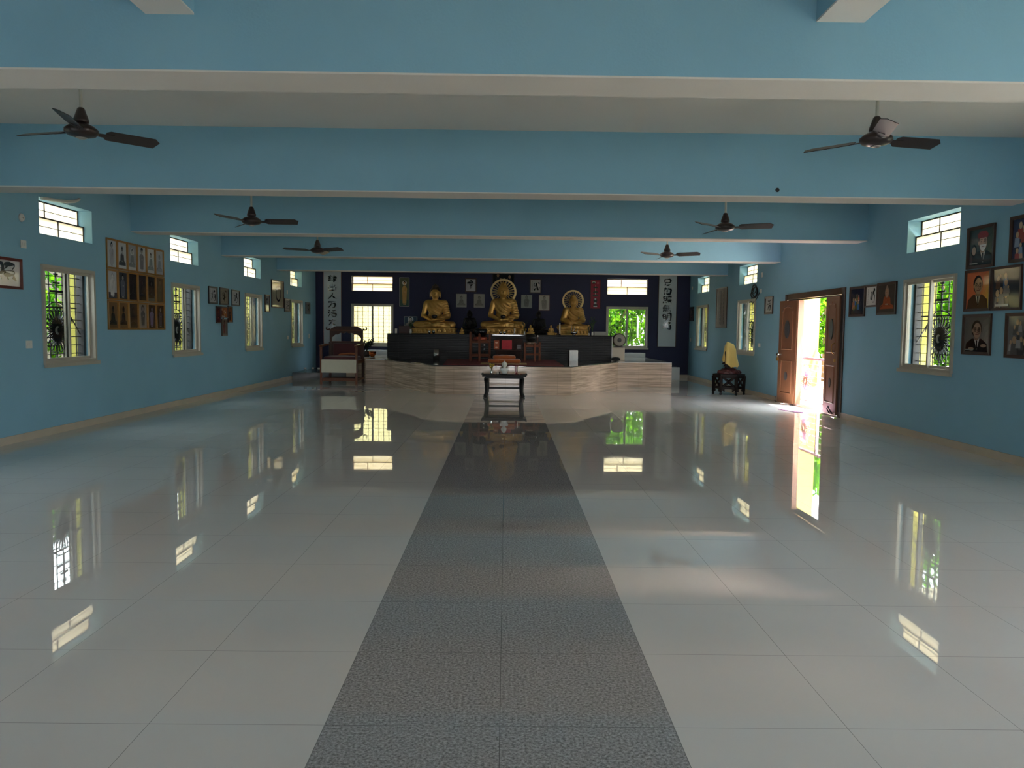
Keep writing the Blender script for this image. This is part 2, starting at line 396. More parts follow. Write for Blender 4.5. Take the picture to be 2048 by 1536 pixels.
place_l = ['just outside the view', 'left of the grid of portraits', 'right of the grid of portraits', 'left of the large ink circle', 'nearest the navy wall']
for i, (a, b) in enumerate(WIN_L):
    window((XL, a, .96), PI / 2, b - a, 1.345, 'sliding window with grille in the left wall, ' + place_l[i])
    vent((XL, a, 2.71), PI / 2, b - a, .48, 'high frosted vent window of the left wall, above the sliding window ' + place_l[i])
place_r = ['just outside the view', 'left of the big portraits', 'below the coiled black cable', 'nearest the navy wall']
for i, (a, b) in enumerate(WIN_R):
    window((XR, b, .985), -PI / 2, b - a, 1.335, 'sliding window with grille in the right wall, ' + place_r[i])
    vent((XR, b, 2.71), -PI / 2, b - a, .48, 'high frosted vent window of the right wall, above the sliding window ' + place_r[i])
RUST = mat('thin_red_grille_iron', (120, 70, 60), rough=.6)
window((-5.05, YB, .955), 0, 1.37, 1.34, 'bright window in the navy wall behind the throne chair', False, RUST)
vent((-5.04, YB, 2.705), 0, 1.33, .49, 'high vent window in the navy wall above the window behind the throne', RUST)
window((3.26, YB, .95), 0, 1.37, 1.35, 'window showing green trees in the navy wall behind the drum', False)
vent((3.28, YB, 2.685), 0, 1.33, .515, 'high vent window in the navy wall above the window behind the drum', RUST)

def portal(loc, rot, sx, sy):
    l = bpy.data.lights.new('daylight_portal', 'AREA'); l.shape = 'RECTANGLE'; l.size = sx; l.size_y = sy; l.cycles.is_portal = True
    o = bpy.data.objects.new('daylight_portal', l); COL.objects.link(o); o.location = loc; o.rotation_euler = rot
portal((.05, YF - WT - .02, 1.1), (PI / 2, 0, 0), 1.7, 2.2)
for a, b in WIN_L: portal((XL - WT - .01, (a + b) / 2, 1.63), (PI / 2, 0, -PI / 2), b - a, 1.345)
for a, b in WIN_R: portal((XR + WT + .01, (a + b) / 2, 1.65), (PI / 2, 0, PI / 2), b - a, 1.335)
portal((XR + WT + .01, 2.8, 1.1), (PI / 2, 0, PI / 2), 1.2, 2.2)
portal((XL - WT - .01, 2.8, 1.1), (PI / 2, 0, -PI / 2), 1.2, 2.2)
portal((XR + WT + .01, 15.1, 1.1), (PI / 2, 0, PI / 2), 1.5, 2.2)

# ------------------------------------------------------------------ outside
for i, (a, b) in enumerate(WIN_R):
    tag(MB().box(XR + WT, XR + WT + .55, a - .15, b + .09, 2.42, 2.5).build('added_shade_slab', WHITE), 'added shading slab outside the right wall over the window ' + place_r[i], 'added_shade_slab', 'added shading slabs over the right windows', 'structure')  # unseen slabs added to keep direct sun off the right window sills
GROUND = mat('dry_ground', (150, 140, 122), rough=.9, noise=(.5, .2))
STONE = mat('beige_boundary_plaster', (84, 78, 66), rough=.9, noise=(2.5, .25))
CREAMW = mat('pale_yellow_plaster', (158, 148, 106), rough=.8, noise=(1.5, .08))
BARK = mat('tree_bark', (120, 92, 66), rough=.9, noise=(8, .25))
PALEFLOOR = mat('balcony_tile', (215, 205, 195), rough=.5)
tag(MB().box(-40, 40, -14, YF - 4, -.12, -.02).box(-40, XL - WT, YF - 4, 60, -.12, -.02).box(XR + WT, 40, YF - 4, 60, -.12, -.02).box(XL - WT, XR + WT, YB + WT, 60, -.12, -.02).build('ground', GROUND), 'dry ground outside the hall', 'ground', kind='structure')
mb = MB()
tag(MB().box(-7, 7, -9, YF - WT - .3, 2.7, 2.85).build('entrance_sun_blocker', WHITE), 'added roof slab keeping sun off the entrance behind the viewpoint', 'added_roof', kind='structure')  # unseen slab added so that no direct sun enters the entrance
tag(MB().box(-9.0, -8.75, -6, 22.5, -.1, 2.6).build('boundary_wall', STONE), 'rough beige boundary wall seen through the left windows', 'boundary wall', kind='structure')
tag(MB().box(-9.0, -8.75, 22.5, 34, -.1, 4.5).build('boundary_wall', CREAMW), 'pale yellow house wall seen through the far left windows', 'boundary wall', kind='structure')
tag(MB().box(-9.0, -1.0, 30.0, 30.25, -.1, 4.2).build('boundary_wall', CREAMW), 'sunlit pale yellow wall seen through the back left window', 'boundary wall', kind='structure')
for s, WW, X in ((-1, WIN_L, XL - WT), (1, WIN_R, XR + WT)):
    for i, (a, b) in enumerate(WW[1:]):
        d = .3
        tag(MB().box(min(X, X + s * d), max(X, X + s * d), b + .1, b + .42, -.1, ZC).build('buttress', YELLOW),
            'yellow buttress outside the %s wall, beside the window %s' % ('left' if s < 0 else 'right', (place_l if s < 0 else place_r)[i + 1]), 'buttress', 'yellow buttresses between the windows', 'structure')
tag(MB().box(XR + WT, 7.7, 4.6, 18.2, -.1, -.005).build('balcony_floor', PALEFLOOR), 'pale balcony floor outside the open door', 'balcony', kind='structure')
tag(MB().box(8.45, 8.95, 22, 22.5, -.1, 4.5).build('outside_column', YELLOW), 'pale yellow column standing outside beyond the open door', 'column', kind='structure')

def leaf_mat(name, rgb):
    m = bpy.data.materials.new(name); m.use_nodes = True; nt = m.node_tree; nt.nodes.clear()
    t = nt.nodes.new('ShaderNodeBsdfTranslucent'); d = nt.nodes.new('ShaderNodeBsdfDiffuse'); mx = nt.nodes.new('ShaderNodeMixShader'); o = nt.nodes.new('ShaderNodeOutputMaterial')
    c = lin(rgb); t.inputs[0].default_value = (c[0], min(1, c[1] * 1.15), c[2] * .6, 1); d.inputs[0].default_value = c + (1,); mx.inputs[0].default_value = .5
    nt.links.new(t.outputs[0], mx.inputs[1]); nt.links.new(d.outputs[0], mx.inputs[2]); nt.links.new(mx.outputs[0], o.inputs[0])
    return m
LEAF = [leaf_mat('lime_leaf', (92, 134, 28)), leaf_mat('mid_green_leaf', (60, 102, 24)), leaf_mat('dark_leaf', (36, 68, 22))]
def tree(name, loc, blobs, n, size, trunk_h, lb, cat='tree', seed=1, group='trees and shrubs outside'):
    r = random.Random(seed); t = thing(name, lb, cat, loc, 0, group)
    mb = MB()
    for k in range(n):
        c, rad = blobs[r.randrange(len(blobs))]
        while True:
            p = [r.uniform(-1, 1) for _ in range(3)]; q = sum(x * x for x in p)
            if .2 < q < 1: break
        p = Vector([c[i] + p[i] * rad[i] for i in range(3)])
        d = Vector((r.gauss(0, 1), r.gauss(0, 1), r.gauss(0, .6))).normalized(); e = d.orthogonal().normalized(); e.rotate(Matrix.Rotation(r.uniform(0, 6.3), 3, d))
        s = size * r.uniform(.6, 1.3)
        mb.add([p - e * s, p + d * s * .35, p + e * s, p - d * s * .35], [(0, 1, 2, 3)], r.choices((0, 1, 2), (4, 3, 1))[0])
    mb.build('foliage', LEAF, t)
    tb = MB().tube([(0, 0, -.05), (.04, .03, trunk_h * .5), (-.02, 0, trunk_h)], [.11 * trunk_h / 2.5, .08 * trunk_h / 2.5, .05 * trunk_h / 2.5], 7)
    for k in range(4):
        c = blobs[k % len(blobs)][0]; tb.tube([(0, 0, trunk_h * (.55 + .1 * k)), tuple(Vector(c) * .5 + Vector((0, 0, trunk_h * .5))), c], [.05, .035, .015], 5)
    tb.build('trunk', BARK, t)
    return t
B1 = [((0, 0, 2.6), (1.6, 1.6, 1.3)), ((.9, .3, 3.2), (1.1, 1.2, .9)), ((-.9, -.2, 2.9), (1.1, 1.2, 1.0)), ((0, 0, 1.5), (1.1, 1.1, .7))]
B2 = [((0, 0, .8), (.6, 1.0, .8)), ((0, .5, 1.6), (.5, .7, .6)), ((0, -.5, 1.9), (.45, .6, .5))]
tree('garden_tree', (3.0, 30.2, 0), B1, 2600, .16, 2.4, 'leafy green tree filling the left half of the back right window', seed=3)
tree('garden_tree', (7.4, 30.2, 0), B1, 2600, .16, 2.4, 'leafy green tree at the right edge of the back right window', seed=4)
tree('garden_tree', (5.2, 35.5, 0), B1, 2600, .18, 2.6, 'paler tree standing behind the others in the back right window', seed=5)
tree('palm_shrub', (-6.4, 29.3, 0), [((.2, 0, 2.5), (.5, .4, .3)), ((-.5, 0, 2.8), (.6, .4, .35))], 360, .2, 2.4, 'thin tree with lime leaves in front of the pale wall, back left window', seed=6)
tree('garden_tree', (10.2, 24.6, 0), B1, 2600, .16, 2.4, 'lime green tree seen through the open door', seed=7)
tree('garden_tree', (9.6, 16.4, 0), B1, 2600, .15, 2.4, 'bushy lime tree seen through the near right window', seed=8)
tree('garden_tree', (11.0, 20.4, 0), B1, 2200, .16, 2.4, 'bushy tree between the door view and the near right window view', seed=9)
tree('garden_shrub', (10.6, 29.0, 0), B1, 2200, .16, 2.4, 'green tree beyond the far right windows', seed=10)
tree('garden_shrub', (-8.0, 14.3, 0), B2, 420, .17, 1.6, 'lime shrub against the boundary wall, first left window', 'shrub', seed=11)
tree('garden_shrub', (-8.0, 19.8, 0), B2, 420, .17, 1.6, 'lime shrub against the boundary wall, second left window', 'shrub', seed=12)

def hedge(x0, x1, y0, y1, h, n, size, lb, seed):
    r = random.Random(seed); mb = MB()
    for k in range(n):
        p = Vector((r.uniform(x0, x1), r.uniform(y0, y1), h * r.random() ** .8))
        d = Vector((r.gauss(0, 1), r.gauss(0, 1), r.gauss(0, .6))).normalized(); e = d.orthogonal().normalized(); e.rotate(Matrix.Rotation(r.uniform(0, 6.3), 3, d)); s = size * r.uniform(.6, 1.3)
        mb.add([p - e * s, p + d * s * .35, p + e * s, p - d * s * .35], [(0, 1, 2, 3)], r.choices((0, 1, 2), (4, 3, 1))[0])
    tag(mb.build('hedge', LEAF), lb, 'hedge', kind='stuff')
hedge(13.6, 14.6, 9, 34, 4.6, 6500, .26, 'long tall green hedge beyond the garden on the right side', 31)
hedge(2.0, 13.0, 37.2, 38.2, 4.6, 3000, .26, 'long tall green hedge beyond the back right window', 32)

# ------------------------------------------------------------------ the door on the right
BRASS = mat('brass', (190, 150, 80), rough=.3, metal=1)
STEEL = mat('brushed_steel', (200, 198, 195), rough=.22, metal=1)
SLATE = mat('dark_inlay', (58, 62, 66), rough=.4, noise=(30, .4))
t = thing('door_1', 'open brown carved wooden door in the right wall, daylight behind', 'door', (XR, DOOR[1], 0), -PI / 2, kind='structure')
DW = DOOR[1] - DOOR[0]
MB().box(0, .12, -.03, WT + .02, 0, 2.32).box(DW - .12, DW, -.03, WT + .02, 0, 2.32).box(.12, DW - .12, -.03, WT + .02, 2.2, 2.32).build('frame', WOODD, t, bevel=.006)
MB().box(.12, DW - .12, -.01, WT, 0, .018).build('threshold', WOODD, t)
def leaf(w, m0):
    h = 2.15
    l = MB().box(0, w, 0, .04, 0, h).build('leaf', TEAK, t, bevel=.004)
    def panel(z0, z1, arch):
        a, b = .1, w - .1
        pts = [(a, z0), (b, z0), (b, z1)]
        if arch: pts += [(b - .04, z1 + .02), (b - .06, z1 + .09), ((a + b) / 2 + .03, z1 + .11), ((a + b) / 2, z1 + .14), ((a + b) / 2 - .03, z1 + .11), (a + .06, z1 + .09), (a + .04, z1 + .02)]
        pts += [(a, z1)]
        n = len(pts); cx, cz = (a + b) / 2, (z0 + z1) / 2; mb = MB()
        q = [(cx + (x - cx) * .88, cz + (z - cz) * .96) for x, z in pts]
        for i in range(n):
            j = (i + 1) % n
            mb.add([(pts[i][0], 0, pts[i][1]), (pts[j][0], 0, pts[j][1]), (q[j][0], -.014, q[j][1]), (q[i][0], -.014, q[i][1])], [(0, 1, 2, 3)])
            q2 = [(cx + (x - cx) * .8, cz + (z - cz) * .93) for x, z in pts]
            mb.add([(q[i][0], -.014, q[i][1]), (q[j][0], -.014, q[j][1]), (q2[j][0], -.002, q2[j][1]), (q2[i][0], -.002, q2[i][1])], [(0, 1, 2, 3)])
        mb.build('carved_panel', TEAK, l, bevel=0)
    panel(1.12, 1.93, True); panel(.2, .9, False)
    MB().prism(arc(w / 2, 1.55, .085, 0, 2 * PI, 24, .19)[:-1], -.016, 0).build('inlay', SLATE, l)
    MB().prism(arc(w / 2, .57, .05, 0, 2 * PI, 20, .09)[:-1], -.012, 0).build('inlay', SLATE, l)
    return l
l1 = leaf(.64, 0); l1.location = (.0, -.135, .03); l1.rotation_euler = (0, 0, .2)
MB().box(-.03, .16, -.03, -.015, 1.0, 1.03).box(.02, .06, -.045, -.015, .985, 1.045).build('latch', STEEL, l1)
MB().box(.02, .075, -.06, -.03, .88, .95).tube([(.032, -.045, .95), (.032, -.045, .99), (.062, -.045, .99), (.062, -.045, .95)], .005, 6).build('padlock', BRASS, l1)
MB().tube([(.03, -.02, 0), (.03, -.06, .02), (.03, -.05, .12)], .01, 6).build('stopper', IRON, l1)
l2 = leaf(.66, 1); l2.location = (DW - .78, -.02, .03); l2.rotation_euler = (0, 0, -.06)
MB().tube([(.5, 0, 1.3), (.5, -.05, 1.27), (.5, -.05, 1.14), (.5, 0, 1.1)], .009, 8).build('handle', BRASS, l2)
MB().box(.53, .57, -.02, 0, .96, 1.02).build('lock', BRASS, l2)
MB().tube([(.36, -.0, .02), (.38, -.05, .10), (.44, -.05, .15), (.5, -.05, .10), (.52, -.0, .02)], .012, 8).build('stopper', IRON, l2)
l3 = MB().box(.66, .70, .0, .115, .03, 2.18).build('leaf', TEAK, t, bevel=.004)
l3['label'] = 'folded door leaf seen on its edge, glowing orange in the sun'
MB().box(DW - .10, DW - .02, -.034, -.03, .1, 2.2).build('bolt_plate', IRON, t)
# balcony safety gate outside the opening
PINK = mat('lilac_railing_paint', (206, 178, 196), rough=.5)
t = thing('balcony_railing', 'lilac metal railing with a spoked wheel just outside the open door', 'railing', (6.35, 16.6, 0), -PI / 2)
rl = MB().box(0, 1.8, -.02, .02, .95, 1.0).box(0, 1.8, -.015, .015, .07, .1)
for x in (0.0, 1.07, 1.76): rl.box(x, x + .04, -.025, .025, 0, 1.0)
for k in range(1, 7): rl.box(0, 1.8, -.006, .006, .1 + k * .125, .11 + k * .125)
rl.build('rail', PINK, t)
wb = MB(); wc = (.42, .50)
for k in range(20):
    a = 2 * PI * k / 20; P = lambda r, q: (wc[0] + r * math.cos(q), -.012, wc[1] + r * math.sin(q))
    wb.tube([P(.09, a), P(.2, a - .07), P(.3, a - .1), P(.34, a), P(.3, a + .1), P(.2, a + .07), P(.09, a)], .006, 5)
MB.build(wb, 'wheel', mat('purple_wheel_paint', (150, 105, 150), rough=.5), t)
MB().lathe([(.05, -.015), (.1, -.015), (.1, .015), (.05, .015), (.05, -.015)], (wc[0], -.012, wc[1]), 24, M=Matrix.Rotation(PI / 2, 3, 'X')).build('hub_ring', mat('brown_ring_paint', (170, 124, 110), rough=.5), t)
tag(MB().prism([(5.36, 15.02), (5.80, 15.50), (5.90, 15.46), (5.93, 14.86), (5.62, 14.42), (5.5, 14.5)], .001, .012, 'xy').build('door_mat', mat('pink_door_mat', (206, 150, 182), rough=.95, noise=(30, .25))), 'thin pink mat on the floor before the open door', 'mat')

# ------------------------------------------------------------------ wall pictures
def smooth_line(pts, k=4):
    if len(pts) < 3: return pts
    out = []
    for i in range(len(pts) - 1):
        p0 = pts[max(i - 1, 0)]; p1 = pts[i]; p2 = pts[i + 1]; p3 = pts[min(i + 2, len(pts) - 1)]
        for j in range(k):
            t = j / k
            out.append(tuple(.5 * (2 * p1[c] + (p2[c] - p0[c]) * t + (2 * p0[c] - 5 * p1[c] + 4 * p2[c] - p3[c]) * t * t + (3 * p1[c] - p0[c] - 3 * p2[c] + p3[c]) * t ** 3) for c in (0, 1)))
    return out + [pts[-1]]
class Art:
    """flat printed picture: layered patches of ink on a sheet w x h"""
    def __init__(s, w, h, paper): s.w, s.h = w, h; s.mb = MB(); s.cols = []; s.d = 0; s.poly([(0, 0), (1, 0), (1, 1), (0, 1)], paper)
    def ci(s, c):
        if c not in s.cols: s.cols.append(c)
        return s.cols.index(c)
    def poly(s, pts, c):
        s.d += .00025; s.mb.add([(x * s.w, -s.d, y * s.h) for x, y in pts], [tuple(range(len(pts)))], s.ci(c)); return s
    def ell(s, cx, cy, rx, ry, c, n=20): return s.poly(arc(cx, cy, rx, 0, 2 * PI, n, ry)[:-1], c)
    def stroke(s, pts, wd, c, taper=True, asp=True):
        pts = smooth_line(pts); n = len(pts); s.d += .00012; vs = []
        for i, (x, y) in enumerate(pts):
            a, b = pts[max(i - 1, 0)], pts[min(i + 1, n - 1)]
            tx, ty = (b[0] - a[0]) * s.w, (b[1] - a[1]) * s.h; L = math.hypot(tx, ty) or 1
            u = i / (n - 1); k = wd * ((.75 + .5 * math.sin(u * 5 + x * 9)) * (1 - .65 * u ** 3) if taper else 1) / 2
            nx, ny = -ty / L * k, tx / L * k
            vs += [(x * s.w + nx, -s.d, y * s.h + ny), (x * s.w - nx, -s.d, y * s.h - ny)]
        s.mb.add(vs, [(2 * i, 2 * i + 1, 2 * i + 3, 2 * i + 2) for i in range(n - 1)], s.ci(c)); return s
    def char(s, ch, x0, y0, cw, chh, wd, c):
        for st in GLYPH[ch]: s.stroke([(x0 + px * cw, y0 + py * chh) for px, py in st], wd, c)
        return s
GLYPH = {
 'kin': [[(.28, .98), (.18, .82), (.03, .72)], [(.26, .96), (.46, .8)], [(.12, .7), (.42, .72)], [(.08, .52), (.44, .55)], [(.26, .72), (.26, .2)], [(.03, .16), (.46, .26)], [(.13, .42), (.18, .32)], [(.4, .44), (.34, .34)],
         [(.5, .8), (.97, .92)], [(.72, 1), (.71, .08), (.62, .12)], [(.54, .64), (.92, .68), (.88, .44), (.55, .45)], [(.7, .44), (.48, .12)], [(.72, .44), (.85, .25), (1, .2)]],
 'de': [[(.52, 1), (.5, .1)], [(.22, .82), (.2, .5), (.82, .56)], [(.82, .86), (.8, .5)], [(.08, .46), (.1, .04), (.92, .1)], [(.92, .5), (.9, .02)]],
 'hito': [[(.58, .98), (.45, .55), (.02, .03)], [(.44, .62), (.68, .3), (1, .06)]],
 'man': [[(.05, .88), (.95, .94)], [(.42, .9), (.36, .5), (.08, .08)], [(.38, .6), (.82, .64), (.76, .15), (.5, .06)]],
 'katsu': [[(.1, .96), (.22, .82)], [(.03, .66), (.18, .54)], [(.05, .06), (.16, .2), (.26, .42)], [(.88, .98), (.45, .86)], [(.34, .64), (1, .72)], [(.66, .9), (.64, .45)], [(.45, .42), (.46, .06)], [(.45, .42), (.9, .44), (.86, .06), (.46, .1)]],
 'jo': [[(.1, .7), (.92, .77)], [(.58, 1), (.5, .6), (.08, .03)], [(.24, .52), (.5, .28), (1, .02)]],
 'tada': [[(.2, .96), (.16, .55)], [(.2, .92), (.7, .98), (.86, .75), (.7, .5), (.2, .5)], [(.22, .2), (.5, .14), (.9, .26)], [(.3, .36), (.16, .1)]],
 'ka': [[(.3, 1), (.12, .8)], [(.25, .9), (.52, .92)], [(.66, 1), (.55, .82)], [(.62, .9), (.95, .93)], [(.2, .74), (.14, .3), (.2, .02)], [(.2, .74), (.86, .76), (.85, .3), (.76, .02), (.5, .02)], [(.35, .52), (.72, .56)], [(.54, .68), (.5, .35)], [(.38, .35), (.38, .14), (.68, .14), (.66, .36)]],
 'sho': [[(.1, .95), (.12, .42)], [(.1, .94), (.42, .94), (.4, .45), (.12, .47)], [(.12, .7), (.4, .7)], [(.5, .94), (.94, .96), (.85, .68)], [(.66, .93), (.5, .62)], [(.54, .56), (.54, .36), (.9, .38), (.9, .58), (.54, .56)], [(.12, .24), (.03, .03)], [(.36, .22), (.4, .05)], [(.62, .22), (.68, .05)], [(.86, .26), (1, .03)]],
 'mu': [[(.32, 1), (.08, .74)], [(.2, .86), (.92, .88)], [(.02, .56), (1, .58)], [(.28, .86), (.3, .3)], [(.49, .86), (.48, .3)], [(.7, .86), (.68, .3)], [(.06, .29), (.97, .33)], [(.16, .2), (.06, .03)], [(.38, .2), (.4, .04)], [(.6, .2), (.64, .04)], [(.84, .22), (.96, .03)]],
 'mei': [[(.06, .82), (.1, .3)], [(.06, .82), (.36, .84), (.36, .3), (.1, .3)], [(.1, .57), (.34, .57)], [(.56, .96), (.54, .4), (.36, .02)], [(.56, .95), (.94, .97), (.92, .05), (.76, .12)], [(.56, .68), (.9, .7)], [(.54, .45), (.9, .47)]],
 'en': [[(.08, .72), (.15, .5)], [(.44, .82), (.35, .56)], [(.27, .97), (.24, .45), (.02, .03)], [(.26, .4), (.43, .14)], [(.68, 1), (.5, .76)], [(.62, .88), (.9, .9), (.7, .7)], [(.55, .6), (.56, .05)], [(.55, .58), (.76, .6)], [(.9, .64), (.92, .05), (.56, .08)], [(.74, .34), (.9, .35)]],
 'swirl': [[(.62, 1), (.75, .9), (.6, .75), (.7, .6), (.86, .4), (.8, .15), (.55, .02), (.5, .12)], [(.15, .75), (.08, .4), (.15, .18)], [(.15, .76), (.34, .72), (.32, .3), (.22, .26)]],
 'heart': [[(.08, .75), (.15, .9)], [(.2, .7), (.06, .3), (.14, .05), (.3, .3)], [(.35, .95), (.5, .8), (.4, .55), (.3, .6)], [(.6, .55), (.66, .2), (.84, .1), (.98, .45)], [(.8, 1), (.97, .8)]],
 'gate': [[(.02, .62), (.2, .72), (.5, .92), (.8, .74), (1, .6)], [(.14, .72), (.86, .7)], [(.35, .7), (.32, .52), (.5, .42), (.68, .52), (.64, .7)], [(.5, .95), (.5, .75)], [(.42, .58), (.6, .58)], [(.5, .42), (.46, .05)], [(.5, .25), (.66, .1)]],
 'small': [[(.3, 1), (.5, .9), (.4, .8)], [(.5, .75), (.4, .6), (.6, .5)], [(.35, .45), (.55, .35), (.4, .25)], [(.5, .2), (.4, .02)]],
}
INK = (24, 24, 26)
FRAMES = {'dark': mat('dark_brown_picture_frame', (62, 38, 28), rough=.35, noise=(20, .3)), 'black': mat('black_picture_frame', (26, 23, 23), rough=.35),
          'gilt': mat('gilt_picture_frame', (146, 102, 42), rough=.4, metal=.3, noise=(20, .25)), 'pale': mat('pale_metal_picture_frame', (190, 186, 176), rough=.35), 'red': mat('reddish_picture_frame', (92, 36, 30), rough=.35)}
def wallbase(wall, c, z):
    return {'L': ((XL, c, z), PI / 2), 'R': ((XR, c, z), -PI / 2), 'B': ((c, YB, z), 0)}[wall]
def picture(wall, c0, c1, z0, z1, art, frame, fw, name, label, cat, group=None, depth=.028, tilt=0):
    w, h = abs(c1 - c0), z1 - z0
    loc, rz = wallbase(wall, (c0 + c1) / 2, z0)
    t = thing(name, label, cat, loc, rz, group)
    if tilt: t.rotation_euler = (tilt, 0, rz)
    mb = MB(); x0, x1 = -w / 2, w / 2
    for a, b, c, d in (((x0, 0), (x1, 0), (x1 - fw, fw), (x0 + fw, fw)), ((x1, 0), (x1, h), (x1 - fw, h - fw), (x1 - fw, fw)), ((x1, h), (x0, h), (x0 + fw, h - fw), (x1 - fw, h - fw)), ((x0, h), (x0, 0), (x0 + fw, fw), (x0 + fw, h - fw))):
        o = [Vector((p[0], 0, p[1])) for p in (a, b, c, d)]
        k = len(mb.v)
        mb.v += [(p.x, -.001, p.z) for p in o] + [(o[0].x, -depth, o[0].z), (o[1].x, -depth, o[1].z), (o[2].x, -depth * .72, o[2].z), (o[3].x, -depth * .72, o[3].z)]
        for f in ((4, 5, 6, 7), (0, 4, 7, 3), (0, 1, 5, 4), (1, 2, 6, 5), (2, 3, 7, 6), (0, 3, 2, 1)): mb.f.append(tuple(k + i for i in f)); mb.m.append(0); mb.s.append(False)
    mb.build('frame', FRAMES[frame], t)
    a = art(w - 2 * fw, h - 2 * fw)
    a.mb.build('picture', [tint(c) for c in a.cols], t, loc=(x0 + fw, -depth * .35, fw))
    return t
def calli(ch, paper=(196, 194, 190), big=(.3, .12, .55, .76), wd=.035, side=True):
    def f(w, h):
        a = Art(w, h, paper); a.char(ch, *big[:2], big[2], big[3], wd, INK)
        if side: a.char('small', .12, .45, .14, .42, wd * .3, (70, 70, 72)); a.char('small', .13, .08, .12, .35, wd * .3, (90, 90, 92))
        return a
    return f
def enso(w, h):
    a = Art(w, h, (170, 166, 146)); p = [(.57 + .2 * math.cos(t), .54 + .2 * w / h * math.sin(t)) for t in [PI * .6 + 6.1 * i / 30 for i in range(31)]]
    a.stroke(p, .055, INK, False)
    for k in range(4): a.char('small', .12, .16 + .1 * k, .1, .09, .014, (60, 60, 56))
    return a
def robed(bg, skin, robe, hair, halo=None, seated=True, line=(80, 78, 76), plinth=None, cap_=None, beard=None):
    def f(w, h):
        a = Art(w, h, bg); k = w / h
        hy = .72 if seated else .82; hr = .11
        if plinth: a.poly([(0, 0), (1, 0), (1, .22), (0, .22)], plinth)
        if halo: a.ell(.5, hy, .24, .24 * k, halo)
        if seated:
            a.poly([(.08, .12), (.92, .12), (.9, .24), (.74, .3), (.7, .52), (.6, .6), (.4, .6), (.3, .52), (.26, .3), (.1, .24)], robe)
            a.stroke([(.12, .2), (.5, .28), (.88, .2)], w * .03, line); a.ell(.5, .29, .1, .03, skin)
        else:
            a.poly([(.3, .1), (.7, .1), (.74, .4), (.78, .62), (.62, .72), (.38, .72), (.22, .62), (.26, .4)], robe)
            a.ell(.43, .07, .07, .02, skin); a.ell(.57, .07, .07, .02, skin); a.ell(.55, .5, .09, .03, skin)
        for q in (.36, .45, .54, .62): a.stroke([(.64 - (.62 - q) * .2, .6 if seated else .7), (q, .45), (q - .06, .25)], w * .014, line)
        a.poly([(.44, hy - .14 * k), (.56, hy - .14 * k), (.57, hy - .02), (.43, hy - .02)], skin)
        a.ell(.5, hy + .01, hr + .018, (hr + .05) * k, hair); a.ell(.5, hy + (hr + .06) * k, .05, .05 * k, hair)
        a.ell(.5, hy - .015, hr * .92, hr * 1.15 * k, skin)
        for s in (-1, 1): a.stroke([(.5 + s * .065, hy + .005), (.5 + s * .02, hy)], w * .012, line, False)
        a.stroke([(.46, hy - .07 * k), (.54, hy - .07 * k)], w * .012, line, False)
        if cap_: a.poly([(.36, hy + .05), (.64, hy + .05), (.66, hy + .09), (.56, hy + .15), (.4, hy + .14), (.34, hy + .09)], cap_)
        if beard: a.poly([(.4, hy - .04), (.6, hy - .04), (.56, hy - .15), (.5, hy - .19), (.44, hy - .15)], beard)
        return a
    return f
def bust(bg, skin, hair, coat, shirt=(200, 196, 186), glasses=True, bg2=None, hat=None, beard=None, second=None, cx=.5, caption=None, hands=False):
    def f(w, h):
        a = Art(w, h, bg); k = w / h
        if bg2:
            for i in range(5): a.poly([(.45 + .12 * i, 0), (1, 0), (1, 1 - .17 * i), (.75 + .05 * i, .9 - .18 * i)], tuple(bg[j] + (bg2[j] - bg[j]) * (i + 1) / 5 for j in range(3)))
        if second:
            x = .2; a.poly([(0, 0), (.44, 0), (.42, .2), (.3, .3), (.1, .3), (0, .22)], second[1]); a.ell(x, .42, .13, .17, second[2]); a.ell(x + .01, .41, .085, .12, second[0])
        a.poly([(cx - .46, 0), (cx + .46, 0), (cx + .42, .24), (cx + .2, .38), (cx - .2, .38), (cx - .42, .24)], coat)
        a.poly([(cx - .1, .38), (cx + .12, .38), (cx + .03, .06)], shirt); a.poly([(cx - .02, .33), (cx + .04, .33), (cx + .05, .1), (cx + .01, .08)], tuple(int(x * .4) for x in coat))
        a.poly([(cx - .08, .34), (cx + .09, .34), (cx + .1, .5), (cx - .09, .5)], tuple(int(x * .82) for x in skin))
        a.ell(cx, .66, .205, .25 * min(1, k * 1.35), hair); a.ell(cx + .02, .615, .165, .225 * min(1, k * 1.35), skin)
        a.poly([(cx + .06, .48), (cx + .15, .52), (cx + .17, .68), (cx + .1, .74)], tuple(int(x * .78) for x in skin))
        a.ell(cx - .165, .61, .03, .055, skin)
        for s in (-1, 1):
            a.ell(cx + .02 + s * .075, .64, .03, .014, (40, 34, 30))
            if glasses: a.stroke([(cx + .02 + s * .075 + .05 * math.cos(q), .635 + .04 * math.sin(q)) for q in [i * PI / 5 for i in range(11)]], w * .012, (30, 26, 24), False)
            a.stroke([(cx + .02 + s * .12, .69), (cx + .02 + s * .03, .695)], w * .018, (44, 34, 28), False)
        a.stroke([(cx + .03, .64), (cx + .055, .555), (cx + .01, .55)], w * .012, (90, 60, 44), False); a.stroke([(cx - .04, .5), (cx + .09, .5)], w * .018, (110, 60, 50), False)
        if beard: a.poly([(cx - .13, .56), (cx + .17, .56), (cx + .12, .42), (cx + .02, .36), (cx - .08, .42)], beard); a.stroke([(cx - .04, .505), (cx + .09, .505)], w * .02, (120, 80, 70), False)
        if hat: a.poly([(cx - .2, .74), (cx + .22, .74), (cx + .25, .82), (cx + .16, .92), (cx - .1, .93), (cx - .23, .85)], hat)
        if hands: a.ell(cx + .3, .18, .12, .05, skin); a.ell(cx - .2, .08, .12, .05, skin)
        if caption: a.poly([(.05, .04), (.4, .04), (.4, .075), (.05, .075)], caption)
        return a
    return f
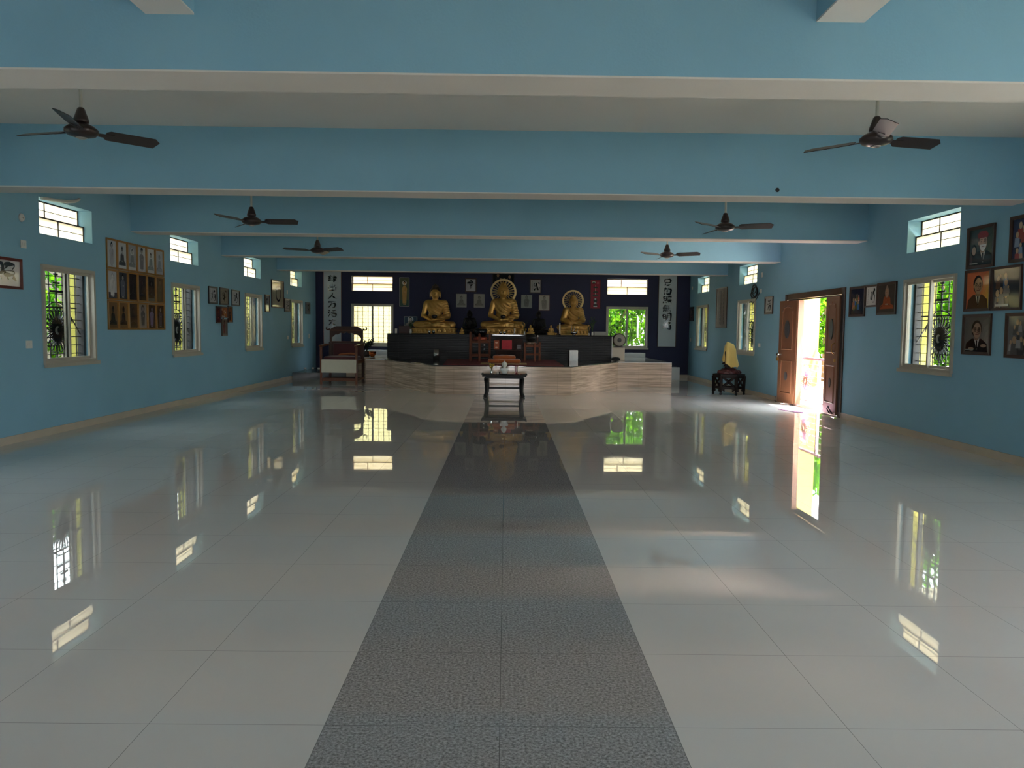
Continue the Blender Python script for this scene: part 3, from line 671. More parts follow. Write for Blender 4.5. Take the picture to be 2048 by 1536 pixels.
def crowd(bg, cols, n, seed, caption=None):
    def f(w, h):
        r = random.Random(seed); a = Art(w, h, bg); k = w / h
        for i in range(n):
            x, y, s = r.uniform(.1, .9), r.uniform(.12, .8), r.uniform(.05, .12); c = cols[r.randrange(len(cols))]
            a.poly([(x - s, y - 2.2 * s * k), (x + s, y - 2.2 * s * k), (x + s * .8, y), (x - s * .8, y)], c); a.ell(x, y + s * .7 * k, s * .55, s * .75 * k, (176, 146, 116))
        if caption: a.poly([(.1, .04), (.6, .04), (.6, .1), (.1, .1)], caption)
        return a
    return f
# left wall
picture('L', 8.95, 9.945, 1.94, 2.325, calli('sho', (190, 190, 190), (.42, .2, .5, .68), .05), 'red', .035, 'framed_calligraphy', 'wide framed black calligraphy at the left edge of the view, below the switch plate', 'picture')
G = 'portraits in the gilt framed grid on the left wall'
PB = [12.056, 12.388, 12.72, 13.053, 13.387, 13.72, 14.052]; PZ_ = [2.858, 2.381, 1.895, 1.43]
rows = ['top', 'middle', 'bottom']; cols_ = ['first', 'second', 'third', 'fourth', 'fifth', 'sixth']
LT = (176, 178, 182); MID = (92, 86, 82); DK = (48, 42, 42); BRN = (112, 88, 62)
arts = [
 [robed(LT, (150, 148, 150), (158, 158, 162), INK, seated=False), robed(LT, (120, 116, 114), (62, 62, 66), (40, 40, 42), seated=True, beard=(150, 150, 150)), robed((150, 150, 152), (170, 168, 166), (120, 122, 126), (70, 70, 72), (190, 190, 190), plinth=(185, 185, 186)),
  robed(LT, (140, 138, 136), (104, 104, 108), (36, 36, 40), cap_=(50, 50, 54), seated=False), robed((186, 188, 190), (150, 150, 148), (120, 128, 130), (58, 62, 64), (196, 198, 200)), robed((160, 164, 172), (130, 134, 140), (136, 140, 148), (110, 112, 118), seated=True)],
 [robed(LT, (200, 200, 198), (196, 196, 196), (150, 150, 152), seated=False, plinth=(70, 70, 76)), robed((56, 60, 68), (150, 148, 146), (96, 100, 112), (30, 30, 34), seated=False), robed(DK, (70, 58, 52), (40, 36, 36), (30, 28, 28), (60, 52, 50)),
  robed((62, 54, 52), (80, 68, 62), (44, 40, 40), (34, 30, 30)), robed((44, 40, 40), (90, 84, 74), (60, 52, 46), (28, 26, 26), plinth=(110, 108, 96)), robed((98, 80, 58), (120, 100, 70), (104, 92, 66), (80, 66, 48), seated=False)],
 [robed(BRN, (60, 56, 46), (52, 52, 44), (40, 38, 34)), robed(BRN, (64, 52, 44), (48, 40, 38), (36, 32, 30), seated=True), robed((70, 58, 50), (66, 56, 50), (40, 36, 36), (30, 28, 28)),
  robed((136, 128, 122), (120, 116, 112), (74, 76, 80), (60, 60, 64), (84, 84, 88), seated=False), robed((34, 32, 40), (130, 120, 130), (116, 104, 130), (40, 36, 44), seated=False), robed((40, 26, 30), (140, 126, 110), (90, 76, 78), (50, 40, 40), seated=False)]]
desc = [['standing figure in pale ink', 'dark bearded seated figure', 'haloed figure above wavy lines', 'standing figure with a cap', 'seated figure in a white halo', 'faint grey seated figure'],
        ['white robed standing figure', 'standing figure on slate blue', 'very dark seated figure', 'dark brown seated figure', 'dark figure over a pale base', 'brown standing figure'],
        ['small dark figure low on brown', 'small seated figure on brown', 'nearly black seated figure', 'grey oval halo round a figure', 'violet grey standing figure', 'standing figure on dark maroon']]
for r in range(3):
    for c in range(6):
        picture('L', PB[c] + .003, PB[c + 1] - .003, PZ_[r + 1] + .003, PZ_[r] - .003, arts[r][c], 'gilt', .03, 'framed_portrait',
                '%s, gilt frame, %s row of grid, %s from left' % (desc[r][c], rows[r], cols_[c]), 'picture', G, .022)
D = 'dark framed pictures clustered right of the second left window'
picture('L', 16.13, 16.605, 1.975, 2.34, calli('en', (170, 170, 172)), 'black', .035, 'framed_calligraphy', 'dark framed calligraphy, left one of the upper three on the left wall', 'picture', D)
picture('L', 16.755, 17.275, 1.97, 2.345, calli('mei', (140, 132, 118)), 'black', .035, 'framed_calligraphy', 'dark framed calligraphy on tan paper, middle of the upper three', 'picture', D)
picture('L', 17.485, 17.985, 1.975, 2.336, calli('swirl', (176, 176, 178)), 'black', .03, 'framed_calligraphy', 'dark framed flowing calligraphy, right one of the upper three on the left wall', 'picture', D)
picture('L', 16.522, 16.80, 1.572, 1.94, robed((92, 40, 34), (110, 70, 52), (84, 30, 30), (60, 30, 26)), 'black', .022, 'framed_picture', 'narrow maroon picture below the left calligraphy of the cluster', 'picture', D)
picture('L', 16.81, 17.215, 1.692, 1.937, crowd((150, 96, 56), [(180, 130, 80), (110, 60, 40), (200, 190, 170)], 7, 3, (190, 186, 180)), 'dark', .022, 'framed_picture', 'small brown orange picture at the middle of the cluster', 'picture', D)
picture('L', 17.228, 17.50, 1.593, 1.955, robed((150, 96, 44), (120, 80, 50), (96, 58, 34), (60, 40, 30), seated=False), 'black', .022, 'framed_picture', 'narrow orange brown picture at the right of the cluster', 'picture', D)
picture('L', 16.848, 17.16, 1.298, 1.672, robed((112, 96, 84), (104, 64, 52), (110, 56, 50), (60, 50, 46), seated=False), 'dark', .028, 'framed_picture', 'lowest narrow dark framed picture, bottom of the cluster', 'picture', D)
picture('L', 19.885, 20.255, 1.888, 2.34, calli('jo', (150, 150, 152), (.25, .45, .5, .45), .03, False), 'dark', .03, 'framed_calligraphy', 'narrow framed calligraphy just left of the large ink circle', 'picture')
picture('L', 20.43, 21.51, 2.025, 2.76, enso, 'dark', .03, 'framed_ink_circle', 'large framed ink circle on grey paper high on the left wall', 'picture', depth=.035)
picture('L', 21.625, 22.16, 1.94, 2.305, calli('katsu', (176, 172, 166)), 'black', .04, 'framed_calligraphy', 'dark framed calligraphy just right of the large ink circle', 'picture')
picture('L', 23.895, 24.40, 1.92, 2.285, calli('sho', (120, 116, 110)), 'black', .045, 'framed_calligraphy', 'dark framed calligraphy nearest the navy wall on the left wall', 'picture')
# right wall
RG = 'large framed portraits near the right edge'
TL = .012
picture('R', 9.475, 10.035, 2.348, 2.88, bust((52, 60, 54), (186, 150, 128), (70, 50, 44), (38, 44, 44), (200, 196, 190), False, (104, 110, 84), (126, 40, 44), (220, 214, 206), ((186, 156, 138), (60, 48, 50), (40, 32, 32)), .58, (150, 150, 146)), 'dark', .04, 'framed_portrait', 'portrait of a white bearded man in a red turban beside a woman', 'picture', RG, tilt=TL)
picture('R', 9.50, 10.04, 1.806, 2.335, bust((200, 106, 66), (168, 132, 96), (40, 34, 32), (84, 62, 44), (190, 176, 150), True, (206, 176, 70)), 'dark', .035, 'framed_portrait', 'portrait of a man with glasses on an orange yellow ground', 'picture', RG, tilt=TL)
picture('R', 8.925, 9.485, 1.804, 2.333, crowd((44, 50, 60), [(70, 60, 66), (120, 116, 118), (60, 90, 130), (90, 70, 60)], 12, 8, (190, 190, 186)), 'dark', .03, 'framed_picture', 'dark picture of several figures with a pale window reflection, right of the orange portrait', 'picture', RG, tilt=.03)
picture('R', 9.455, 10.04, 1.252, 1.77, bust((104, 100, 94), (156, 128, 108), (44, 40, 38), (34, 32, 32), (196, 192, 186), True, (150, 146, 138), None, None, None, .5, (140, 138, 130), True), 'dark', .04, 'framed_portrait', 'grey portrait of a man in a dark suit seated at a desk', 'picture', RG, tilt=TL)
picture('R', 8.60, 9.185, 2.36, 2.90, crowd((40, 42, 66), [(190, 150, 120), (150, 60, 50), (120, 130, 150)], 9, 4), 'dark', .04, 'framed_picture', 'blue picture of seated robed figures, upper right edge of the view', 'picture', RG, tilt=TL)
picture('R', 8.58, 9.175, 1.238, 1.77, crowd((110, 108, 106), [(70, 68, 68), (150, 148, 146), (90, 88, 86)], 18, 5), 'dark', .04, 'framed_picture', 'grey picture of a crowd, lower right edge of the view', 'picture', RG, tilt=TL)
RQ = 'row of three pictures right of the door'
picture('R', 12.845, 13.415, 1.795, 2.305, crowd((44, 48, 66), [(170, 110, 80), (80, 120, 160), (190, 150, 130), (100, 110, 70)], 8, 11), 'dark', .04, 'framed_picture', 'dark blue picture with faces, left of three right of the door', 'picture', RQ)
picture('R', 12.425, 12.84, 1.943, 2.302, calli('swirl', (212, 210, 206), (.4, .12, .5, .78), .035), 'dark', .03, 'framed_calligraphy', 'white calligraphy with a bold swirl between two pictures right of the door', 'picture', RQ)
picture('R', 11.815, 12.415, 1.808, 2.315, robed((84, 74, 64), (176, 140, 112), (168, 88, 54), (150, 130, 110), None, True, (120, 70, 50)), 'dark', .04, 'framed_picture', 'brown picture of a figure in orange robes, right of three by the door', 'picture', RQ)
picture('R', 17.295, 17.825, 1.928, 2.326, calli('katsu', (196, 194, 186), (.3, .12, .45, .76), .04), 'dark', .045, 'framed_calligraphy', 'small framed calligraphy between the door and the coiled cable', 'picture')
def tallsc(w, h):
    a = Art(w, h, (172, 162, 150))
    for k in range(9): a.char('small', .12, .06 + .1 * k, .1, .09, .02, (70, 66, 60)); a.char('mei', .3, .06 + .1 * k, .18, .085, .012, (70, 66, 60)); a.char('small', .65, .06 + .1 * k, .12, .09, .02, (70, 66, 60))
    return a
picture('R', 20.905, 21.95, 1.62, 2.74, tallsc, 'dark', .03, 'framed_scroll', 'tall framed scroll of grey writing above the covered statue', 'picture')
picture('R', 24.62, 25.12, 1.85, 2.305, robed((104, 96, 90), (150, 130, 110), (120, 60, 50), (50, 44, 42)), 'black', .045, 'framed_picture', 'small black framed picture nearest the navy wall on the right', 'picture')
# back wall
def board(chs, x, top, sz, step):
    def f(w, h):
        a = Art(w, h, (196, 204, 208))
        for i, c in enumerate(chs): a.char(c, x, top - step * i - sz, .5, sz * .92, w * .085, INK)
        return a
    return f
picture('B', -5.96, -5.355, .97, 3.38, board(['kin', 'de', 'hito', 'man', 'katsu', 'jo'], .24, .945, .1, .119), 'red', .02, 'calligraphy_board', 'tall white board of black characters behind the throne chair', 'calligraphy board', 'two white calligraphy boards on the navy wall')
picture('B', 4.945, 5.56, .995, 3.38, board(['tada', 'ka', 'sho', 'mu', 'mei', 'en'], .23, .945, .108, .119), 'dark', .02, 'calligraphy_board', 'tall white board of black characters right of the green back window', 'calligraphy board', 'two white calligraphy boards on the navy wall')
picture('B', -3.48, -3.16, 2.22, 3.16, robed((92, 98, 78), (204, 160, 110), (190, 150, 92), (50, 42, 36), (214, 206, 190), False, (130, 96, 56), (70, 92, 84)), 'pale', .012, 'hanging_picture', 'tall narrow picture of a haloed figure in gold robes', 'picture')
picture('B', -1.35, -.98, 2.71, 3.16, calli('gate', (186, 186, 188), (.12, .2, .76, .72), .05, True), 'dark', .03, 'framed_calligraphy', 'framed calligraphy above two sketches, left of the centre statue', 'picture')
SK = 'pale ink sketches beside the centre statue'
def sketch(p, seated, paper):
    return robed(paper, tuple(int(x * .86) for x in paper), tuple(int(x * .8) for x in paper), tuple(int(x * .6) for x in paper), None, seated, tuple(int(x * .55) for x in paper))
picture('B', -1.64, -1.30, 2.22, 2.65, sketch(0, True, (172, 168, 158)), 'pale', .01, 'ink_sketch', 'pale sketch of a seated figure, first of four from the left', 'picture', SK)
picture('B', -1.06, -.715, 2.22, 2.655, sketch(0, True, (166, 162, 152)), 'pale', .01, 'ink_sketch', 'pale sketch touching the wheel halo of the centre statue on its left', 'picture', SK)
picture('B', .48, .83, 2.22, 2.64, sketch(0, False, (180, 180, 170)), 'pale', .01, 'ink_sketch', 'pale sketch of a standing figure, just right of the centre statue', 'picture', SK)
picture('B', 1.05, 1.41, 2.14, 2.65, sketch(0, False, (188, 180, 168)), 'red', .012, 'ink_sketch', 'pale sketch with thin red frame, fourth of four from the left', 'picture', SK)
picture('B', .75, 1.13, 2.70, 3.16, calli('heart', (190, 188, 188), (.28, .14, .64, .66), .045), 'dark', .03, 'framed_calligraphy', 'framed calligraphy above two sketches, right of the centre statue', 'picture')
def redsc(w, h):
    a = Art(w, h, (158, 60, 70)); a.ell(.3, .92, .2, .04, (190, 180, 160)); a.ell(.3, .9, .16, .03, (60, 70, 60)); a.ell(.75, .9, .12, .04, (190, 90, 96))
    a.poly([(.46, .45), (.54, .45), (.52, .82), (.48, .82)], (200, 180, 160))
    for y, s in ((.72, .28), (.56, .3), (.44, .34)): a.poly([(.5 - s, y), (.5 + s, y), (.5 + s * .6, y + .05), (.5 - s * .6, y + .05)], (70, 76, 66))
    a.ell(.5, .27, .2, .1, (60, 60, 60)); a.ell(.5, .33, .1, .03, (200, 196, 190)); a.poly([(.3, .05), (.7, .05), (.6, .22), (.4, .22)], (190, 186, 184)); a.ell(.5, .12, .26, .03, (70, 60, 60))
    return a
picture('B', 2.73, 3.06, 2.22, 3.16, redsc, 'red', .014, 'hanging_scroll', 'tall narrow red scroll picture right of the small gold statue', 'picture')
picture('B', -.46, .24, 2.9, 3.32, crowd((36, 38, 44), [(90, 90, 92), (60, 60, 64)], 8, 9), 'black', .02, 'framed_picture', 'dark picture half hidden by the beam above the centre halo', 'picture')

# ------------------------------------------------------------------ small wall fittings
PLATE = mat('white_switch_plastic', (214, 212, 204), rough=.4)
def plate(wall, c, z, w, h, label, name='switch_plate', cat='switch plate'):
    loc, rz = wallbase(wall, c, z)
    t = thing(name, label, cat, loc, rz)
    MB().box(-w / 2, w / 2, -.012, -.001, 0, h).build('plate', PLATE, t, bevel=.003)
    for i in range(2): MB().box(-w * .32 + i * w * .36, -w * .32 + i * w * .36 + w * .26, -.017, -.012, h * .3, h * .7).build('rocker', PLATE, t, bevel=.002)
plate('L', 10.01, 2.475, .11, .1, 'square white switch plate above the wide calligraphy, left edge')
plate('L', 10.06, 1.19, .125, .1, 'white switch plate low left of the first left window')
plate('L', 21.95, 1.165, .14, .095, 'white switch plate just left of the far left window')
plate('L', 24.3, 1.165, .14, .14, 'pale switch plate below the far left calligraphy')
plate('L', 21.92, 2.44, .08, .11, 'small white plate below the far left vent window')
plate('R', 18.15, 1.165, .13, .09, 'white switch plate right of the window below the coiled cable')
plate('R', 18.12, 2.80, .1, .11, 'small white plate right of the vent above the coiled cable')
plate('R', 18.16, 2.43, .1, .1, 'white plate where the coiled cable ends')
plate('R', 24.88, 2.86, .1, .1, 'small white plate beside the far right vent window')
plate('R', 24.95, 1.2, .12, .1, 'pale switch plate near the navy wall on the right')
t = thing('round_outlet', 'round white outlet cover above the square switch plate, left edge', 'outlet', (XL, 9.99, 2.858), PI / 2)
MB().lathe([(0, -.02), (.045, -.02), (.055, -.001)], n=24, M=Matrix.Rotation(PI / 2, 3, 'X') @ Matrix.Scale(-1, 3, (0, 0, 1))).build('cover', PLATE, t)
mb = MB()
for dx in (-.015, .015): MB().box(dx - .004, dx + .004, -.0225, -.0195, -.008, .004).build('socket_hole', IRON, t)
tag(MB().tube([(XL + .015, 10.42, 3.175), (XL + .03, 10.7, 3.195), (XL + .05, 10.95, 3.215), (XL + .06, 11.15, 3.255), (XL + .05, 11.26, 3.30)], .022, 8).build('bent_pipe', PLATE), 'bent white plastic pipe above the first left vent window', 'pipe')
CABLE = mat('black_cable', (28, 28, 30), rough=.5)
pts = []
for i in range(90):
    a = i * .32; k = a / (2 * PI); r = .12 + .035 * math.sin(k * 1.9); pts.append((XR - .02 - .012 * (i % 20) / 20, 18.58 + .05 * math.sin(k * 2.6) + r * math.cos(a) * 1.5, 2.49 + .045 * math.cos(k * 2.2) + r * math.sin(a)))
pts += [(XR - .02, 18.9, 2.3), (XR - .02, 18.7, 2.2), (XR - .02, 18.4, 2.32), (XR - .02, 18.2, 2.46)]
tag(MB().tube(pts, .009, 5).build('coiled_cable', CABLE), 'coil of black cable hanging on the right wall below the vent window', 'cable')
t = thing('wall_bulb', 'small white bulb holder high on the right wall above the door', 'lamp', (XR, 15.12, 2.81), -PI / 2)
MB().lathe([(.05, -.001), (.05, -.02), (.03, -.03), (.03, -.07)], n=16, M=Matrix.Rotation(-PI / 2, 3, 'X') @ Matrix.Scale(-1, 3, (0, 0, 1))).build('holder', PLATE, t)
MB().lathe([(0, -.13), (.025, -.12), (.034, -.1), (.028, -.075), (.02, -.065)], n=16, M=Matrix.Rotation(-PI / 2, 3, 'X') @ Matrix.Scale(-1, 3, (0, 0, 1))).build('bulb', mat('grey_bulb_glass', (180, 176, 178), rough=.1), t)
tag(MB().lathe([(0, -.006), (.02, -.006), (.024, -.001)], (3.06, 8.842, 3.12), 14, M=Matrix.Rotation(PI / 2, 3, 'X') @ Matrix.Scale(-1, 3, (0, 0, 1))).build('round_knockout', IRON), 'small dark round hole cap on the second beam', 'hole cap')

# ------------------------------------------------------------------ ceiling fans
FAN = mat('dark_brown_fan_enamel', (44, 34, 32), rough=.3)
RODM = mat('cream_fan_rod', (190, 186, 172), rough=.45)
GRP = 'dark three bladed ceiling fans'
def make_fan(loc, a0, label, zc=ZC):
    x, y, z = loc
    t = thing('ceiling_fan', label, 'ceiling fan', loc, 0, GRP)
    MB().tube([(0, 0, .1), (0, 0, zc - z - .02)], .014, 10).build('rod', RODM, t)
    MB().lathe([(.02, .07), (.062, .075), (.06, .1), (.03, .19), (.02, .2)], n=20).build('bell_cover', FAN, t)
    MB().lathe([(.02, zc - z - .1), (.05, zc - z - .06), (.06, zc - z - .005)], n=16).build('ceiling_canopy', FAN, t)
    MB().lathe([(.0, -.055), (.05, -.052), (.11, -.035), (.135, -.01), (.135, .015), (.1, .045), (.05, .065), (.02, .08)], n=28).build('motor', FAN, t)
    MB().lathe([(0, -.064), (.03, -.063), (.045, -.054)], n=18).build('cap', mat('silver_fan_cap', (170, 165, 160), rough=.3, metal=.8), t)
    for k in range(3):
        a = a0 + k * 2 * PI / 3
        M = Matrix.Rotation(a, 3, 'Z') @ Matrix.Rotation(math.radians(-22), 3, 'X')
        pts = [(.19, -.045), (.22, -.07), (.60, -.078), (.65, -.03), (.62, .065), (.22, .068), (.19, .045)]
        b = MB(); n = len(pts); top = []
        vs = [M @ Vector((p[0], p[1], s)) for s in (-.003, .003) for p in pts]
        b.add(vs, [tuple(range(n))[::-1], tuple(range(n, 2 * n))] + [(i, (i + 1) % n, n + (i + 1) % n, n + i) for i in range(n)])
        bl = b.build('blade', FAN, t)
        br = MB(); vs = [M @ Vector((px, py, s)) for s in (-.008, -.003) for px, py in ((.1, -.02), (.26, -.03), (.26, .03), (.1, .02))]
        br.add(vs, [(3, 2, 1, 0), (4, 5, 6, 7), (0, 1, 5, 4), (1, 2, 6, 5), (2, 3, 7, 6), (3, 0, 4, 7)]); br.build('bracket', FAN, bl)
    return t
R_ = math.radians
make_fan((-3.68, 6.8, 3.165), R_(46), 'large dark ceiling fan at the upper left, nearest on the left')
make_fan((3.197, 6.8, 3.185), R_(14), 'large dark ceiling fan at the upper right, nearest on the right')
make_fan((-3.57, 10.9, 2.97), R_(4), 'dark ceiling fan on the left, second one back')
make_fan((3.055, 10.9, 2.97), R_(340), 'dark ceiling fan on the right, second one back')
make_fan((-3.627, 14.9, 2.974), R_(-32), 'small looking dark ceiling fan on the left, third one back')
make_fan((3.074, 14.9, 2.971), R_(-28), 'small looking dark ceiling fan on the right, third one back')
make_fan((-.1, 18.9, 3.38), R_(5), 'dark ceiling fan in the middle, seen only mirrored in the floor strip')

# ------------------------------------------------------------------ stage (tiled platform)
def vein_mat(name, rgb, axis_scale, rough=.14):
    m = bpy.data.materials.new(name); m.use_nodes = True; nt = m.node_tree; b = nt.nodes['Principled BSDF']; N = nt.nodes.new; L = nt.links.new
    g = N('ShaderNodeNewGeometry'); mp = N('ShaderNodeMapping'); mp.inputs['Scale'].default_value = axis_scale; L(g.outputs['Position'], mp.inputs[0])
    n = N('ShaderNodeTexNoise'); n.inputs['Scale'].default_value = 1; n.inputs['Detail'].default_value = 6; n.inputs['Roughness'].default_value = .6; n.inputs['Distortion'].default_value = .6; L(mp.outputs[0], n.inputs['Vector'])
    r = N('ShaderNodeValToRGB'); c = lin(rgb); el = r.color_ramp.elements
    el[0].position = .34; el[0].color = tuple(x * .62 for x in c) + (1,); el[1].position = .66; el[1].color = tuple(min(1, x * 1.45) for x in c) + (1,)
    e = el.new(.5); e.color = c + (1,)
    L(n.outputs['Fac'], r.inputs[0])
    # tile joints every .3 m up and .6 m along
    sx = N('ShaderNodeSeparateXYZ'); L(g.outputs['Position'], sx.inputs[0]); js = []
    for o, T in (('X', .6), ('Z', .335)):
        p = N('ShaderNodeMath'); p.operation = 'PINGPONG'; L(sx.outputs[o], p.inputs[0]); p.inputs[1].default_value = T / 2
        q = N('ShaderNodeMath'); q.operation = 'LESS_THAN'; L(p.outputs[0], q.inputs[0]); q.inputs[1].default_value = .002; js.append(q.outputs[0])
    mj = N('ShaderNodeMath'); mj.operation = 'MAXIMUM'; L(js[0], mj.inputs[0]); L(js[1], mj.inputs[1])
    mx = N('ShaderNodeMixRGB'); L(mj.outputs[0], mx.inputs[0]); L(r.outputs[0], mx.inputs[1]); mx.inputs[2].default_value = tuple(x * .55 for x in c) + (1,)
    L(mx.outputs[0], b.inputs['Base Color']); b.inputs['Roughness'].default_value = rough; b.inputs['Specular IOR Level'].default_value = .32
    return m
TRAV = vein_mat('veined_beige_tile', (188, 166, 146), (1.0, 1.0, 34))
DARKTOP = mat('polished_dark_granite', (58, 58, 58), rough=.05, noise=(40, .35))
WHITETOP = mat('white_marble_slab', (205, 205, 205), rough=.08, noise=(4, .08))
PH = .67
ctr = [(-1.63, 17.8), (1.53, 17.8), (3.03, 20.72), (3.03, 25.18), (-3.26, 25.18), (-3.26, 20.72)]
t = thing('stage_platform', 'beige tiled stage with angled front under the altar', 'stage')
MB().prism(ctr, .0, PH - .02, 'xy').build('base', TRAV, t)
MB().prism(ctr, PH - .02, PH, 'xy').build('top_slab', DARKTOP, t, bevel=.004)
for nm, x0, x1, extra in (('right_wing', 3.032, 4.49, None), ('left_wing', -3.78, -3.262, 1)):
    wg = MB().box(x0, x1, 20.76, 25.18, 0, PH - .02)
    if extra: wg.box(-4.6, -3.782, 22.2, 25.18, 0, PH - .02)
    wg = wg.build('wing', TRAV, t)
    wt = MB().box(x0, x1, 20.76, 25.18, PH - .02, PH)
    if extra: wt.box(-4.6, -3.782, 22.2, 25.18, PH - .02, PH)
    wt.build('wing_slab', WHITETOP, wg, bevel=.004)
tag(MB().box(4.52, 5.42, 23.9, 25.18, 0, .40).build('side_step', WHITETOP, bevel=.004), 'low white step in the back right corner beside the stage', 'step')
tag(MB().box(-6.18, -4.62, 22.3, 25.18, 0, .2).build('side_step', mat('grey_stone_slab', (96, 98, 98), rough=.12, noise=(5, .1)), bevel=.004), 'low grey step in the back left corner behind the throne chair', 'step')
tag(MB().box(3.6, 4.46, 24.6, 25.17, PH, .81).build('window_ledge', WHITETOP, bevel=.004), 'white ledge below the back window with the green trees', 'ledge')
tag(MB().box(-4.5, -3.40, 24.6, 25.17, PH, .81).build('window_ledge', WHITETOP, bevel=.004), 'white ledge below the bright back left window', 'ledge')

def rib_mat():
    m = bpy.data.materials.new('black_ribbed_tile'); m.use_nodes = True; nt = m.node_tree; b = nt.nodes['Principled BSDF']; N = nt.nodes.new; L = nt.links.new
    b.inputs['Base Color'].default_value = lin((22, 21, 20)) + (1,); b.inputs['Specular IOR Level'].default_value = .3; b.inputs['Roughness'].default_value = .3
    n = N('ShaderNodeTexNoise'); n.inputs['Scale'].default_value = 9; n.inputs['Detail'].default_value = 4
    r = N('ShaderNodeMapRange'); r.inputs['To Min'].default_value = .25; r.inputs['To Max'].default_value = .5; L(n.outputs['Fac'], r.inputs[0]); L(r.outputs[0], b.inputs['Roughness'])
    return m
RIB = rib_mat()
AX0, AX1, AY, AZ = -3.335, 2.985, 21.6, 1.37
t = thing('altar_counter', 'long black ribbed tile altar counter carrying the statues', 'altar')
MB().box(AX0 + .02, AX1 - .02, AY + .02, 23.9, PH, AZ - .03).build('body', RIB, t)
mb = MB(); x = AX0
k = 0
while x < AX1 - .01:
    x1 = min(x + .337, AX1 - .001)
    for j in range(14):
        z0 = PH + .004 + j * .0475
        dp = .006 + .006 * ((j * 7 + k * 3) % 5) / 4
        mb.prism([(AY + .02, z0), (AY + .02 - dp, z0 + .006), (AY + .02 - dp, z0 + .036), (AY + .02, z0 + .044)], x + .003, x1 - .003, 'yz')
    x = x1; k += 1
mb.build('ribbed_facing', RIB, t)
MB().box(AX0, AX1, AY - .02, 23.9, AZ - .03, AZ).build('counter_top', DARKTOP, t, bevel=.004)
MB().box(AX1 - .019, AX1 + .003, AY - .005, AY + .04, PH, AZ - .031).build('edge_trim', PLATE, t)

